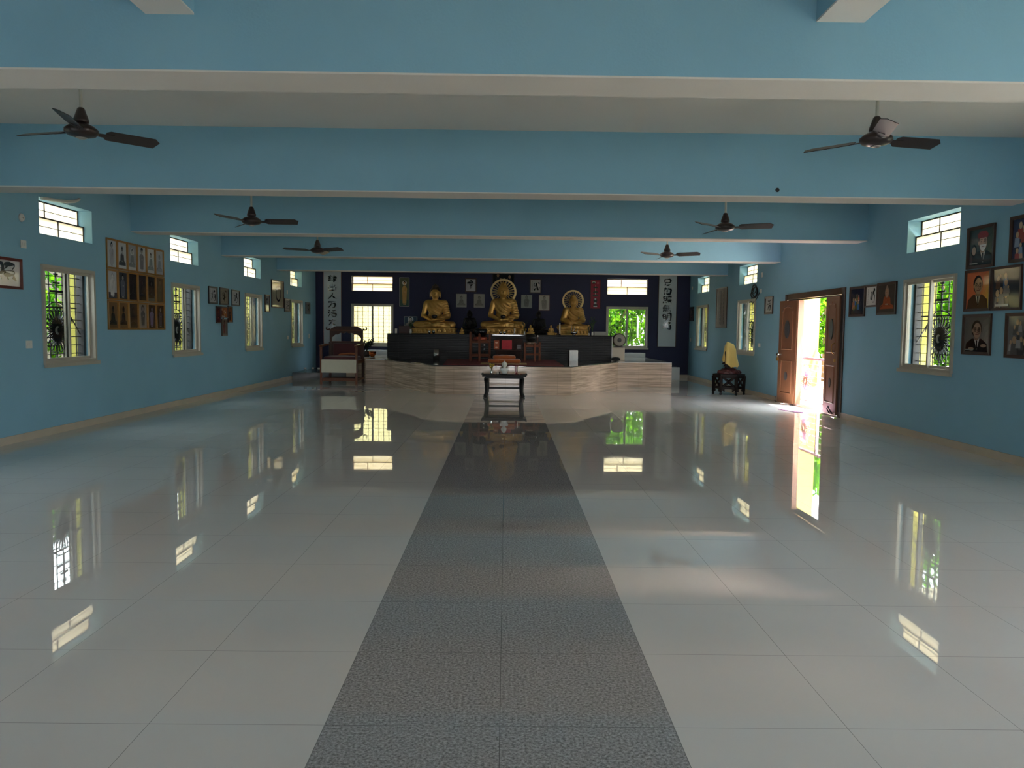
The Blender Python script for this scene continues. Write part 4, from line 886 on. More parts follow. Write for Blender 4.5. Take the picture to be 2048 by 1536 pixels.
# ------------------------------------------------------------------ statues
GOLD = mat('gold_paint', (196, 154, 84), rough=.4, metal=.62, noise=(7, .22))
PALEGOLD = mat('pale_gold_paint', (214, 188, 128), rough=.45, metal=.2)
DARKBRZ = mat('black_bronze', (32, 31, 30), rough=.4, metal=.3)
HAIRB = mat('dark_hair_paint', (48, 34, 24), rough=.5)
def buddha_fn(robe='bare_arm', bare=True, fold=1.0):
    def fn(X, Y, Z):
        # crossed legs
        d = ell(X, Y, Z, (0, .03, .13), (.29, .23, .15))
        for s in (-1, 1):
            d = smin(d, cap(X, Y, Z, (s * .15, 0, .12), (s * .52, -.20, .10), .115, .085), .05)
            d = smin(d, cap(X, Y, Z, (s * .52, -.20, .095), (-s * .02, -.36, .08), .08, .06), .04)
            d = smin(d, ell(X, Y, Z, (-s * .16, -.335, .14), (.13, .055, .032)), .025)
        d = smin(d, sbox(X, Y, Z, (0, -.12, .035), (.47, .22, .035), .03), .05)          # robe spread under the legs
        d = d + fold * .004 * np.sin((X * .5 + Y * 1.4) * 60) * np.clip((.2 - Z) * 8, 0, 1)
        # torso
        t = ell(X, Y, Z, (0, .04, .36), (.195, .16, .28))
        t = smin(t, ell(X, Y, Z, (0, .035, .60), (.235, .155, .19)), .09)
        t = smin(t, cap(X, Y, Z, (-.215, .04, .73), (.215, .04, .73), .088, .088), .08)
        fphi = np.sqrt((X - .30) ** 2 + (Z - .92) ** 2 + .3 * Y * Y)
        t = t + fold * .0085 * np.sin(fphi * 66) * np.clip((Z - .2) * 6, 0, 1) * np.clip((.76 - Z) * 8, 0, 1)
        d = smin(d, t, .06)
        # arms: one bare or both sleeved
        r = (.078, .066, .048) if bare else (.115, .12, .085)
        d = smin(d, cap(X, Y, Z, (-.265, .04, .705), (-.345, .03, .36), r[0], r[1]), .03)
        d = smin(d, cap(X, Y, Z, (-.345, .03, .36), (-.12, -.24, .245), r[1] * .95, r[2]), .025)
        a2 = smin(cap(X, Y, Z, (.265, .04, .705), (.34, .03, .37), .105, .10), cap(X, Y, Z, (.34, .03, .36), (.13, -.24, .25), .095, .06), .04)
        a2 = a2 + fold * .007 * np.sin((Z * 1.2 - X * .5 + Y * .6) * 70)
        d = smin(d, a2, .035)
        # hands laid one on the other in the lap, five fingers each
        for s, z in ((1, .228), (-1, .252)):
            d = smin(d, ell(X, Y, Z, (-s * .065, -.27, z), (.075, .045, .026)), .015)
            for k in range(4): d = smin(d, cap(X, Y, Z, (-s * .01, -.245 - .021 * k, z), (s * (.085 - .01 * abs(k - 1)), -.25 - .018 * k, z + .004), .0125, .0095), .006)
            d = smin(d, cap(X, Y, Z, (-s * .06, -.235, z + .02), (-s * .012, -.255, z + .055), .0125, .0095), .006)
        # neck and head
        d = smin(d, cap(X, Y, Z, (0, .03, .79), (0, .015, .93), .082, .075), .035)
        X, Y, Z = X / 1.14, Y / 1.08, (Z - .85) / 1.13 + .895
        h = ell(X, Y, Z, (0, .015, 1.035), (.122, .128, .15))
        h = smin(h, ell(X, Y, Z, (0, -.035, .955), (.07, .07, .06)), .05)                  # jaw and chin
        for s in (-1, 1):
            h = smin(h, ell(X, Y, Z, (s * .05, -.07, .99), (.042, .04, .045)), .03)        # cheeks
            h = smax(h, -ell(X, Y, Z, (s * .046, -.125, 1.037), (.034, .022, .017)), .014)   # eye hollows
            h = smin(h, ell(X, Y, Z, (s * .046, -.098, 1.033), (.028, .018, .012)), .006)   # lowered lids
            h = smin(h, cap(X, Y, Z, (s * .016, -.119, 1.06), (s * .078, -.094, 1.064), .008, .006), .012)  # brows
            h = smin(h, ell(X, Y, Z, (s * .13, .02, 1.0), (.014, .03, .085)), .012)       # long ears
        h = smin(h, cap(X, Y, Z, (0, -.115, 1.05), (0, -.142, .998), .011, .019), .012)     # nose
        h = smin(h, ell(X, Y, Z, (0, -.114, .962), (.034, .018, .0085)), .007)              # lips
        h = smin(h, ell(X, Y, Z, (0, -.108, .948), (.027, .018, .008)), .006)
        return smin(d, h, .02)
    return fn
def hair_fn(X, Y, Z):
    X, Y, Z = X / 1.14, Y / 1.08, (Z - .85) / 1.13 + .895
    d = ell(X, Y, Z, (0, .028, 1.065), (.13, .132, .142))
    d = smin(d, ell(X, Y, Z, (0, .03, 1.20), (.078, .075, .055)), .02)
    d = smin(d, ell(X, Y, Z, (0, .03, 1.25), (.03, .03, .025)), .015)
    d = d + .0045 * np.sin(X * 170) * np.sin(Y * 170) * np.sin(Z * 170)
    return smax(d, -(Z - 1.098 + np.clip((Y - -.06) * 1.6, -.02, .25)), .006)
BODY_LO, BODY_HI = (-.68, -.52, -.02), (.68, .28, 1.26)
def pedestal(w, d, h, carved=True):
    def fn(X, Y, Z):
        b = sbox(X, Y, Z, (0, -.05, h * .5), (w / 2 * .93, d / 2 * .93, h / 2), .02)
        b = np.minimum(b, sbox(X, Y, Z, (0, -.05, h * .12), (w / 2, d / 2, h * .12), .015))
        b = smin(b, sbox(X, Y, Z, (0, -.05, h * .9), (w / 2 * .98, d / 2 * .98, h * .1), .015), .02)
        if carved:
            for k in range(9):
                x = (k - 4) * w / 9.2
                b = smin(b, ell(X, Y, Z, (x, -.05 - d / 2 * .95, h * .52), (w / 26, .03, h * .3)), .012)
        return b
    return fn, (-w / 2 - .04, -.05 - d / 2 - .06, -.01), (w / 2 + .04, -.05 + d / 2 + .04, h + .01)
def wheel_halo(R, n=24):
    mb = MB(); prof = [(R * .85, -.02), (R, -.02), (R, .02), (R * .85, .02), (R * .85, -.02)]
    mb.lathe(prof, (0, 0, 0), 48, M=Matrix.Rotation(PI / 2, 3, 'X'), sm=False)
    sp = MB()
    sp.lathe([(.0, -.015), (R * .22, -.015), (R * .22, .015), (0, .015)], (0, 0, 0), 24, M=Matrix.Rotation(PI / 2, 3, 'X'))
    for k in range(n):
        a = 2 * PI * k / n
        sp.tube([(R * .2 * math.cos(a), 0, R * .2 * math.sin(a)), (R * .55 * math.cos(a), 0, R * .55 * math.sin(a)), (R * .88 * math.cos(a), 0, R * .88 * math.sin(a))], [R * .02, R * .034, R * .042], 6)
    return mb, sp
def statue(loc, scale, label, robe, bare, ped, halo=None, hair=None, m=GOLD, fold=1.0, h=.0105, group=None, cat='statue'):
    t = thing('buddha_statue', label, cat, loc, 0, group); pw, pd, ph = ped
    fn, lo, hi = pedestal(pw / scale, pd / scale, ph / scale)
    p = sdf_obj('pedestal', fn, lo, hi, .013, m, t); b = sdf_obj('body', buddha_fn(robe, bare, fold), BODY_LO, BODY_HI, h, m, t)
    hr = sdf_obj('hair', hair_fn, (-.18, -.18, .8), (.18, .22, 1.34), .008, hair or m, t)
    for o in (p, b, hr): o.scale = (scale,) * 3
    b.location = (0, 0, ph); hr.location = (0, 0, ph)
    if halo:
        R, hz = halo; a, s = wheel_halo(R)
        a = a.build('halo', PALEGOLD, t, loc=(0, .24 * scale, hz)); s.build('spokes', PALEGOLD, a)
    return t
s1 = statue((-2.065, 22.45, AZ), 1.0, 'large gold seated statue with dark hair and no halo, left on the altar', 'a', True, (1.28, .9, .16), None, HAIRB)
s1.children[1].scale = (1.02, 1, 1.0)
MB().lathe([(.0, -.03), (.06, -.02), (.085, .03), (.07, .07), (.05, .075), (.045, .07)], n=20).build('alms_bowl', mat('black_bowl', (20, 20, 22), rough=.3), s1, loc=(0, -.27, .465))
s2 = statue((-.095, 22.5, AZ), 1.06, 'largest gold seated statue with a spoked wheel halo, centre of the altar', 'a', True, (1.40, .9, .17), (.385, 1.24), GOLD)
MB().lathe([(.0, -.03), (.055, -.02), (.08, .03), (.065, .065), (.045, .07)], n=20).build('alms_bowl', mat('black_bowl', (20, 20, 22), rough=.3), s2, loc=(0, -.29, .48))
s3 = statue((1.945, 22.4, AZ), .80, 'smaller gold seated statue in full robe with wheel halo, right on the altar', 'b', False, (.90, .7, .15), (.315, 1.0), GOLD, fold=1.5)
s4 = statue((-1.115, 23.45, AZ), .52, 'dim black seated statue between the left and the centre gold statues', 'b', True, (.5, .4, .06), None, DARKBRZ, DARKBRZ, h=.015)
s5 = statue((.985, 23.45, AZ), .52, 'dim black seated statue between the centre and the right gold statues', 'b', True, (.5, .4, .06), None, DARKBRZ, DARKBRZ, h=.015)
f1 = statue((-1.26, 21.95, AZ), .125, 'tiny gold figurine before the left black statue', 'b', True, (.14, .1, .03), None, GOLD, h=.022, group='small gold figurines on the altar', cat='figurine')
f1.name = 'gold_figurine'
f2 = dup(f1, (.69, 21.83, AZ), label='gold figurine just right of the slim white vase, left of the black statue'); f2.scale = (1.5,) * 3
f3 = dup(f1, (1.275, 21.95, AZ), label='gold figurine between the right black statue and the tall candle'); f3.scale = (1.5,) * 3

# ------------------------------------------------------------------ things on the altar
SILVER = mat('polished_silver', (214, 214, 214), rough=.14, metal=1)
WAX = mat('white_wax', (226, 220, 206), rough=.5)
PORC = mat('white_porcelain', (220, 220, 214), rough=.2)
BROWNB = mat('red_brown_lacquer', (66, 32, 22), rough=.4, noise=(3, .2))
GREEN = mat('dark_green_leaves', (52, 84, 40), rough=.6)
def lathe_thing(name, prof, loc, m, label, cat, group=None, n=24):
    o = MB().lathe(prof, n=n).build(name, m, loc=loc); return tag(o, label, cat, group)
def candle(loc, h, label, r=.02):
    t = thing('candle', label, 'candle', loc, 0)
    MB().lathe([(.0, 0), (r * 2.2, 0), (r * 2.2, .01), (r * 1.2, .02), (r * 1.2, .035), (0, .035)], n=16).build('holder', DARKBRZ, t)
    MB().lathe([(0, .035), (r, .035), (r, h - .004), (r * .7, h), (0, h)], n=14).build('wax', WAX, t)
    MB().tube([(0, 0, h), (.002, 0, h + .015)], .002, 5).build('wick', IRON, t)
tag(MB().box(-3.155, -3.095, 21.9, 21.96, AZ, AZ + .13).build('white_block', WAX, bevel=.006), 'small upright white block at the left end of the altar', 'block')
tag(MB().box(-3.10, -2.72, 22.3, 22.7, AZ, AZ + .215).build('brown_box', BROWNB, bevel=.008), 'plain red brown box at the left end of the altar', 'box')
t = thing('standing_picture', 'small picture of a haloed seated figure standing on the brown box', 'picture', (-2.80, 22.62, AZ + .2155), 0)
A_ = robed((70, 84, 96), (200, 190, 176), (176, 166, 156), (40, 38, 40), (196, 200, 200))( .36, .25)
A_.mb.build('print', [tint(c) for c in A_.cols], t, loc=(-.18, -.013, .012)); MB().box(-.19, .19, -.012, .012, 0, .272).build('backing', FRAMES['pale'], t)
def vase_with(loc, h, r, sprigs, label, m=PORC, leafm=GREEN, spread=.12, hh=.3, seed=1, leaf=.03, flowers=None):
    rr = random.Random(seed); t = thing('flower_vase', label, 'vase', loc)
    MB().lathe([(0, 0), (r * .8, 0), (r, h * .35), (r * .75, h * .8), (r * .9, h), (r * .8, h), (r * .6, h * .8)], n=18).build('vase', m, t)
    mb = MB(); fl = MB()
    for k in range(sprigs):
        a = rr.uniform(0, 6.28); e = Vector((math.cos(a) * spread * rr.uniform(.2, 1), math.sin(a) * spread * rr.uniform(.2, 1), h + hh * rr.uniform(.5, 1)))
        mid = Vector((e.x * .3, e.y * .3, h + (e.z - h) * .6)); mb.tube([(0, 0, h * .7), mid, e], .004, 5)
        for q in range(7):
            p = mid.lerp(e, q / 6); d = Vector((rr.gauss(0, 1), rr.gauss(0, 1), rr.gauss(.3, .6))).normalized() * leaf * rr.uniform(.7, 1.3); s = d.orthogonal().normalized() * leaf * .35
            mb.add([p, p + d * .5 + s, p + d, p + d * .5 - s], [(0, 1, 2, 3)])
        if flowers: fl.lathe([(0, -.012), (.02, -.004), (.024, .008), (.012, .018), (0, .02)], tuple(e), 8)
    o = mb.build('foliage', leafm, t); o['kind'] = 'stuff'
    if flowers: fl.build('blossoms', flowers, t)['kind'] = 'stuff'
    return t
vase_with((-2.70, 21.85, AZ), .12, .035, 10, 'white vase with bushy green sprigs left of the left gold statue', hh=.25, spread=.08, seed=2)
def bowl(loc, r, h, m, label, name='silver_bowl', cat='bowl', group=None):
    return lathe_thing(name, [(0, 0), (r * .5, 0), (r * .55, h * .1), (r * .9, h * .5), (r, h), (r * .93, h), (r * .8, h * .55), (r * .4, h * .2), (0, h * .18)], loc, m, label, cat, group)
SG = 'silver offering bowls on the altar'
bowl((-2.16, 21.75, AZ), .045, .085, SILVER, 'silver bowl before the left gold statue, left of two side by side', group=SG)
bowl((-2.045, 21.75, AZ), .048, .085, SILVER, 'silver bowl before the left gold statue, right of two side by side', group=SG)
bowl((-.155, 21.75, AZ), .048, .085, SILVER, 'silver bowl before the centre statue, left of two side by side', group=SG)
bowl((-.045, 21.75, AZ), .048, .085, SILVER, 'silver bowl before the centre statue, right of two side by side', group=SG)
candle((.238, 21.85, AZ), .17, 'short white candle right of the centre silver bowls')
vase_with((.40, 21.9, AZ), .08, .03, 9, 'small vase of golden flowers right of the centre statue', GOLD, mat('ochre_petals', (176, 130, 60), rough=.6), .08, .18, 5, .03, mat('golden_blossom', (206, 160, 90), rough=.6))
vase_with((.52, 21.8, AZ), .095, .026, 5, 'slim white vase with thin dark stems beside the golden flowers', PORC, mat('dark_stem', (44, 56, 48), rough=.6), .12, .34, 6, .035)
candle((1.515, 21.8, AZ), .34, 'tall thin white candle left of the right gold statue', .016)
bowl((1.40, 21.8, AZ), .04, .06, GOLD, 'small golden cup left of the tall candle', 'gold_cup', 'cup')
t = thing('incense_burner', 'polished silver incense burner with tall finials before the right gold statue', 'incense burner', (1.915, 21.78, AZ))
MB().lathe([(0, 0), (.06, 0), (.04, .015), (.06, .03), (.1, .06), (.095, .1), (.085, .1), (.08, .07), (0, .06)], n=24).build('bowl', SILVER, t)
for dx, hh in ((-.07, .22), (.0, .2), (.09, .13)):
    MB().tube([(dx, .02, .06), (dx + .005, .02, .06 + hh * .5), (dx + .012, .02, .06 + hh)], [.014, .01, .003], 8).build('finial', SILVER, t)
vase_with((2.34, 21.8, AZ), .07, .022, 5, 'small pale cup of dark sprigs right of the right gold statue', WAX, mat('dark_stem', (44, 56, 48), rough=.6), .13, .28, 7, .035)
vase_with((2.44, 21.82, AZ), .10, .03, 8, 'white vase with dark leafy branches right of the right gold statue', PORC, GREEN, .13, .42, 8, .04)
tag(MB().box(2.52, 2.86, 22.0, 22.3, AZ, AZ + .11).build('white_box', mat('grey_white_card', (170, 168, 160), rough=.7), bevel=.005), 'low pale box at the right end of the altar', 'box')

# ------------------------------------------------------------------ on the stage in front of the altar
TIN = mat('bright_tin', (176, 172, 166), rough=.25, metal=.9)
def tin(loc, w, h, label, round_):
    t = thing('metal_bin', label, 'bin', loc, 0 if round_ else .12)
    if round_: MB().lathe([(0, 0), (w / 2, 0), (w / 2, h), (w / 2 - .006, h), (w / 2 - .006, .02), (0, .02)], n=32).build('shell', TIN, t)
    else: MB().box(-w / 2, w / 2, -w / 2, w / 2, 0, .01).box(-w / 2, w / 2, -w / 2, -w / 2 + .006, .01, h).box(-w / 2, w / 2, w / 2 - .006, w / 2, .01, h).box(-w / 2, -w / 2 + .006, -w / 2 + .006, w / 2 - .006, .01, h).box(w / 2 - .006, w / 2, -w / 2 + .006, w / 2 - .006, .01, h).build('shell', TIN, t)
    MB().box(-w / 2 + .01, w / 2 - .01, -.015, .015, h, h + .008).build('handle', DARKBRZ, t)
tin((-1.91, 21.1, PH), .165, .275, 'shiny round metal bin on the stage, left of the rug', True)
tin((1.83, 21.0, PH), .235, .30, 'shiny square metal bin on the stage, right of the rug', False)
tag(sdf_obj('black_cushion', lambda X, Y, Z: ell(X, Y, Z, (0, 0, .045), (.13, .13, .055)), (-.16, -.16, -.02), (.16, .16, .12), .012, mat('black_cloth', (26, 26, 28), rough=.8), loc=(3.05, 21.35, PH + .012)), 'small black cushion on the stage near the drum', 'cushion')
def rug_mat():
    m = mat('maroon_rug', (104, 34, 42), rough=.95, noise=(14, .5)); return m
t = thing('stage_rug', 'dark maroon patterned rug spread on the stage before the altar', 'rug', (0, 0, PH + .0005))
MB().prism([(-1.46, 17.95), (1.36, 17.95), (1.36, 21.5), (-1.62, 21.5)], 0, .012, 'xy').build('pile', rug_mat(), t)
mb = MB()
for a, b, c, d in ((-1.44, 1.34, 18.0, 18.08), (-1.44, 1.34, 21.36, 21.44)): mb.box(a, b, c, d, .0121, .0135)
mb.build('border', mat('rug_border', (120, 70, 60), rough=.95), t)
ZR = PH + .0127
# folding mat, two cushions
mb = MB().box(-.60, .50, 18.22, 18.75, 0, .014)
for k in range(26): mb.tube([(-.60, 18.23 + k * .02, .014), (.50, 18.23 + k * .02, .014)], .0085, 6)
tag(mb.build('bamboo_mat', mat('bamboo', (150, 122, 78), rough=.5, noise=(10, .2)), loc=(0, 0, ZR)), 'low bamboo mat under the orange cushions on the rug', 'mat')
ORANGE = mat('orange_velvet', (176, 88, 32), rough=.8, sheen=.5, noise=(5, .15))
def cushion(w, d, h):
    def fn(X, Y, Z):
        b = sbox(X, Y, Z, (0, 0, h / 2), (w / 2, d / 2, h / 2), h * .48)
        return b + .006 * np.sin(X * 26) * np.cos(Y * 22) - .012 * np.exp(-((X / (w * .3)) ** 2 + (Y / (d * .3)) ** 2)) + .02 * np.exp(-(X / .05) ** 2) * (np.abs(Z - h / 2) > h * .2) * 0
    return fn
c1 = tag(sdf_obj('floor_cushion', cushion(.78, .46, .10), (-.45, -.3, -.02), (.45, .3, .15), .014, ORANGE, loc=(-.035, 18.48, ZR + .0225)), 'wider orange seat cushion, the lower of the two', 'cushion', 'orange cushions on the bamboo mat')
c2 = tag(sdf_obj('floor_cushion', cushion(.54, .34, .085), (-.32, -.22, -.02), (.32, .22, .13), .013, ORANGE, loc=(-.04, 18.52, ZR + .122)), 'smaller orange cushion, lying on top of the wider one', 'cushion', 'orange cushions on the bamboo mat')
# dark reading desk with red book
t = thing('low_desk', 'dark brown low desk behind the orange cushions, holding the red book', 'desk', (.12, 20.35, PH + .0127))
DESKW = mat('dark_desk_wood', (50, 29, 21), rough=.55, spec=.25, noise=(5, .2, (1, 1, 6)))
MB().box(-.40, .32, -.2, .2, .26, .30).build('desk_top', DESKW, t, bevel=.006)
MB().box(-.38, .30, .14, .17, .08, .26).build('back_panel', DESKW, t)
MB().box(-.40, .32, .05, .09, .30, .585).build('book_rest', DESKW, t, bevel=.006)
for x in (-.38, .26):
    for y in (-.17, .15): MB().box(x, x + .04, y - .02, y + .02, 0, .26).build('leg', DESKW, t)
RED = mat('red_book_cloth', (180, 40, 50), rough=.6)
t = thing('red_book', 'bright red square book standing on the dark desk', 'book', (.02, 20.33, PH + .0127 + .301))
MB().box(-.135, .135, -.02, .035, 0, .245).build('cover', RED, t, bevel=.004); MB().box(-.125, .125, -.012, .027, .245, .2455).build('pages', PLATE, t)
mb = MB()
for i in range(3): mb.box(-.05, .05, -.0215, -.02, .08 + i * .035, .088 + i * .035)
mb.box(-.004, .004, -.0215, -.02, .07, .175); mb.build('emblem', mat('dark_red_print', (146, 30, 40), rough=.6), t)
t = thing('orange_box', 'small orange box with two pale emblems left of the red book', 'box', (-.25, 20.33, PH + .0127 + .301))
MB().box(-.07, .07, -.02, .035, 0, .24).build('box', mat('orange_brocade', (158, 78, 40), rough=.6, noise=(40, .2)), t, bevel=.003)
for z in (.055, .18): MB().prism(arc(0, z, .038, 0, 2 * PI, 14, .02)[:-1], -.0215, -.02).build('emblem', mat('pale_emblem', (214, 176, 146), rough=.6), t)
t = thing('grey_plaque', 'small dark plaque with grey lines of writing right of the red book', 'plaque', (.345, 20.33, PH + .0127 + .301))
MB().box(-.06, .06, -.01, .035, 0, .13).build('plate', mat('dark_plaque', (58, 46, 44), rough=.4), t)
mb = MB()
for i in range(4): mb.box(-.05, .05, -.0115, -.01, .02 + i * .026, .034 + i * .026)
mb.build('writing', mat('grey_writing', (140, 132, 130), rough=.5), t)
CG = pane_mat('clear_drinking_glass', .16, (.9, .92, .92, 1))
for x, lb in ((-.07, 'left clear glass below the red book'), (.075, 'right clear glass below the red book')):
    lathe_thing('drinking_glass', [(0, 0), (.032, 0), (.042, .14), (.038, .14), (.029, .01), (0, .01)], (x, 19.95, PH + .0128), CG, lb, 'glass', 'glasses before the desk')
# bell stand (left) and drum stand (right)
REDW = mat('red_brown_stand_wood', (108, 60, 38), rough=.55, spec=.25, noise=(6, .2, (2, 2, .5)))
def stand(loc, posts, hs, rails, label, rw=.04):
    t = thing('instrument_stand', label, 'stand', loc, 0, 'wooden instrument stands on the rug')
    for (x, y), h in zip(posts, hs):
        MB().box(x - .028, x + .028, y - .028, y + .028, 0, h).box(x - .018, x + .018, y - .018, y + .018, h, h + .02).build('post', REDW, t, bevel=.004)
    mb = MB(); xs = [p[0] for p in posts]; ys = [p[1] for p in posts]
    for z in rails:
        mb = MB().box(min(xs) + .029, max(xs) - .029, min(ys) - .012, min(ys) + .012, z, z + rw).box(min(xs) + .029, max(xs) - .029, max(ys) - .012, max(ys) + .012, z, z + rw)
        mb.box(min(xs) - .012, min(xs) + .012, min(ys) + .029, max(ys) - .029, z, z + rw).box(max(xs) - .012, max(xs) + .012, min(ys) + .029, max(ys) - .029, z, z + rw); mb.build('rail', REDW, t)
    return t
S1 = (-.69, 20.3, PH + .0127)
st = stand(S1, [(-.24, -.2), (-.0, -.28), (.26, .1), (-.24, .25)], [.74, .70, .70, .72], [.12, .47], 'taller wooden stand on the rug carrying the big black bowl')
MB().box(-.22, .24, -.18, .23, .51, .535).build('shelf', REDW, st)
def torus(R, r, z): return lambda X, Y, Z: np.sqrt((np.sqrt(X * X + Y * Y) - R) ** 2 + (Z - z) ** 2) - r
tag(sdf_obj('bell_cushion', lambda X, Y, Z: smin(torus(.14, .045, .045)(X, Y, Z), ell(X, Y, Z, (0, 0, .03), (.15, .15, .03)), .02) + .004 * np.sin(np.arctan2(Y, X) * 10), (-.22, -.22, -.02), (.22, .22, .11), .012, mat('red_gold_brocade', (150, 66, 44), rough=.6, noise=(30, .35)), loc=(S1[0] + .01, S1[1] + .02, S1[2] + .537)), 'red brocade ring cushion under the big black bowl', 'cushion')
lathe_thing('singing_bowl', [(0, 0), (.09, .004), (.15, .05), (.178, .12), (.172, .19), (.158, .215), (.15, .212), (.16, .18), (.165, .12), (.13, .05), (0, .02)], (S1[0] + .01, S1[1] + .02, S1[2] + .625), mat('black_singing_bowl', (24, 24, 27), rough=.16, metal=.6), 'big glossy black bowl on the red cushion of the taller stand', 'bowl', n=40)
t = thing('water_bottle', 'small bottle with a white cap standing inside the taller stand', 'bottle', (S1[0] + .12, S1[1] + .0, S1[2] + .185))
MB().lathe([(0, 0), (.035, 0), (.038, .15), (.02, .2), (.016, .21), (0, .21)], n=16).build('body', CG, t); MB().lathe([(0, .211), (.018, .211), (.018, .245), (0, .247)], n=14).build('cap', WAX, t)
MB().box(-.22, .24, -.18, .23, .16, .18).build('shelf', REDW, st)
S2 = (.70, 20.35, PH + .0127)
st2 = stand(S2, [(.06, -.16), (.2, .22), (-.2, .22), (-.2, -.16)], [.47, .49, .47, .46], [.16, .38], 'shorter wooden stand on the rug, right of the red book')
MB().box(-.16, .16, -.12, .19, .42, .44).build('shelf', REDW, st2)
tag(sdf_obj('drum_cushion', lambda X, Y, Z: ell(X, Y, Z, (0, 0, .03), (.13, .13, .032)) + .004 * np.sin(np.arctan2(Y, X) * 12), (-.16, -.16, -.02), (.16, .16, .09), .01, mat('pale_frilled_cloth', (176, 150, 130), rough=.8), loc=(S2[0] - .03, S2[1] + .03, S2[2] + .44)), 'pale frilled cushion on the shorter stand', 'cushion')
tag(sdf_obj('wooden_fish_drum', lambda X, Y, Z: smax(smin(ell(X, Y, Z, (0, 0, .11), (.15, .13, .12)), ell(X, Y, Z, (-.1, .02, .17), (.05, .05, .05)), .05), -sbox(X, Y, Z, (0, -.12, .09), (.09, .06, .012), .01), .01), (-.2, -.18, -.02), (.2, .18, .26), .01, DARKBRZ, loc=(S2[0] - .03, S2[1] + .03, S2[2] + .495)), 'round dark wooden drum on the frilled cushion', 'drum')
t = thing('drum_mallet', 'short mallet with a white tip leaning by the dark wooden drum', 'mallet', (S2[0] + .135, S2[1] - .02, S2[2] + .441))
MB().tube([(0, 0, .001), (0.0, .02, .2)], .006, 6).build('stick', REDW, t); MB().lathe([(0, .19), (.014, .2), (.017, .225), (.01, .25), (0, .252)], (0, .02, 0), 12).build('tip', WAX, t)

# drum on a cream pillar, right end of the altar
tag(MB().box(3.02, 3.40, 22.0, 22.4, PH, 1.03).build('cream_pillar', mat('cream_block', (214, 200, 178), rough=.5), bevel=.008), 'cream block standing on the stage under the grey drum', 'block')
t = thing('drum', 'round grey faced drum with a dark rim standing on the cream block', 'drum', (3.25, 22.2, 1.031))
Mx = Matrix.Rotation(PI / 2, 3, 'X')
MB().lathe([(.17, -.13), (.195, -.06), (.2, 0), (.195, .06), (.17, .13)], (0, 0, .215), 32, M=Mx).build('shell', mat('dark_drum_shell', (60, 38, 30), rough=.4), t)
MB().lathe([(0, .132), (.168, .131), (.172, .12)], (0, 0, .215), 32, M=Mx).build('drum_skin', mat('grey_drum_skin', (170, 162, 150), rough=.6), t)
mb = MB().lathe([(.062, .134), (.062, .136), (0, .136)], (0, 0, .215), 20, M=Mx)
mb.build('emblem', mat('dark_grey_emblem', (96, 94, 94), rough=.6), t)
rb = MB()
for k in range(22):
    a = 2 * PI * k / 22; rb.lathe([(0, .138), (.006, .134), (.007, .128)], (.165 * math.cos(a), 0, .215 + .165 * math.sin(a)), 6, M=Mx)
rb.build('studs', IRON, t)
MB().box(-.12, .12, -.09, .09, 0, .035).build('cradle', mat('dark_drum_cradle', (40, 26, 22), rough=.4), t)
vase_with((3.08, 22.62, PH), .5, .05, 4, 'tall dark vase with a few thin stalks behind the drum', DARKBRZ, mat('dark_stem', (44, 56, 48), rough=.6), .10, .55, 12, .04)

# left corner: plant and copper pot on the wing, bottles on the step
vase_with((-4.15, 23.0, PH), .16, .1, 22, 'dark leafy plant in a pot on the stage, right of the throne chair', mat('dark_pot', (50, 36, 30), rough=.4), mat('dark_foliage', (38, 46, 38), rough=.6), .26, .34, 14, .07)
bowl((-3.93, 22.7, PH), .11, .15, mat('copper', (176, 92, 48), rough=.25, metal=1), 'shiny copper pot beside the dark plant, right of the throne chair', 'copper_pot', 'pot')
CLEARP = pane_mat('clear_plastic', .12, (.86, .9, .9, 1))
for k, (x, y, lb) in enumerate(((-5.86, 22.5, 'farthest left of three clear bottles on the grey step'), (-5.66, 22.6, 'middle one of three clear bottles on the grey step'), (-5.44, 22.5, 'clear jar with a wide white lid, right end of the grey step'))):
    t = thing('clear_bottle', lb, 'bottle', (x, y, .201), 0, 'bottles on the grey step')
    r = .045 if k < 2 else .075
    MB().lathe([(0, 0), (r, 0), (r, .06), (r * .7, .085), (r * .6, .09), (0, .09)], n=16).build('body', CLEARP, t); MB().lathe([(0, .091), (r * .8, .091), (r * .8, .135), (0, .137)], n=16).build('cap', PORC, t)

# ------------------------------------------------------------------ throne chair
THW = mat('carved_chair_wood', (104, 58, 36), rough=.3, noise=(6, .22, (2, 2, .6)))
THD = mat('dark_chair_wood', (66, 36, 24), rough=.35, noise=(6, .2, (2, 2, .6)))
MAROON = mat('maroon_upholstery', (78, 24, 26), rough=.7, sheen=.3)
t = thing('throne_chair', 'large carved wooden throne chair with cream front panel, left of the stage', 'chair', (-4.41, 20.86, 0), -.06)
W2, DY = .475, .40
for s in (-1, 1):
    MB().box(s * W2 - .03, s * W2 + .03, -DY - .03, -DY + .03, 0, 1.0).build('leg', THW, t, bevel=.006)
    MB().box(s * (W2 - .02) - .03, s * (W2 - .02) + .03, DY - .055, DY + .005, 0, 1.12).build('leg', THD, t, bevel=.006)
    MB().prism([(-DY - .06, 1.0), (DY - .02, 1.03), (DY - .02, 1.07), (0, 1.075), (-DY - .07, 1.045), (-DY - .085, 1.02)], s * W2 - .04, s * W2 + .04, 'yz').build('armrest', THW, t, bevel=.006)
    MB().box(s * W2 - .015, s * W2 + .015, -DY + .03, DY - .055, .56, .64).build('side_rail', THW, t); MB().box(s * W2 - .012, s * W2 + .012, -DY + .03, DY - .055, .1, .16).build('side_rail', THW, t)
MB().box(-W2 + .03, W2 - .03, -DY - .012, -DY + .012, .09, .17).build('stretcher', THW, t, bevel=.004)
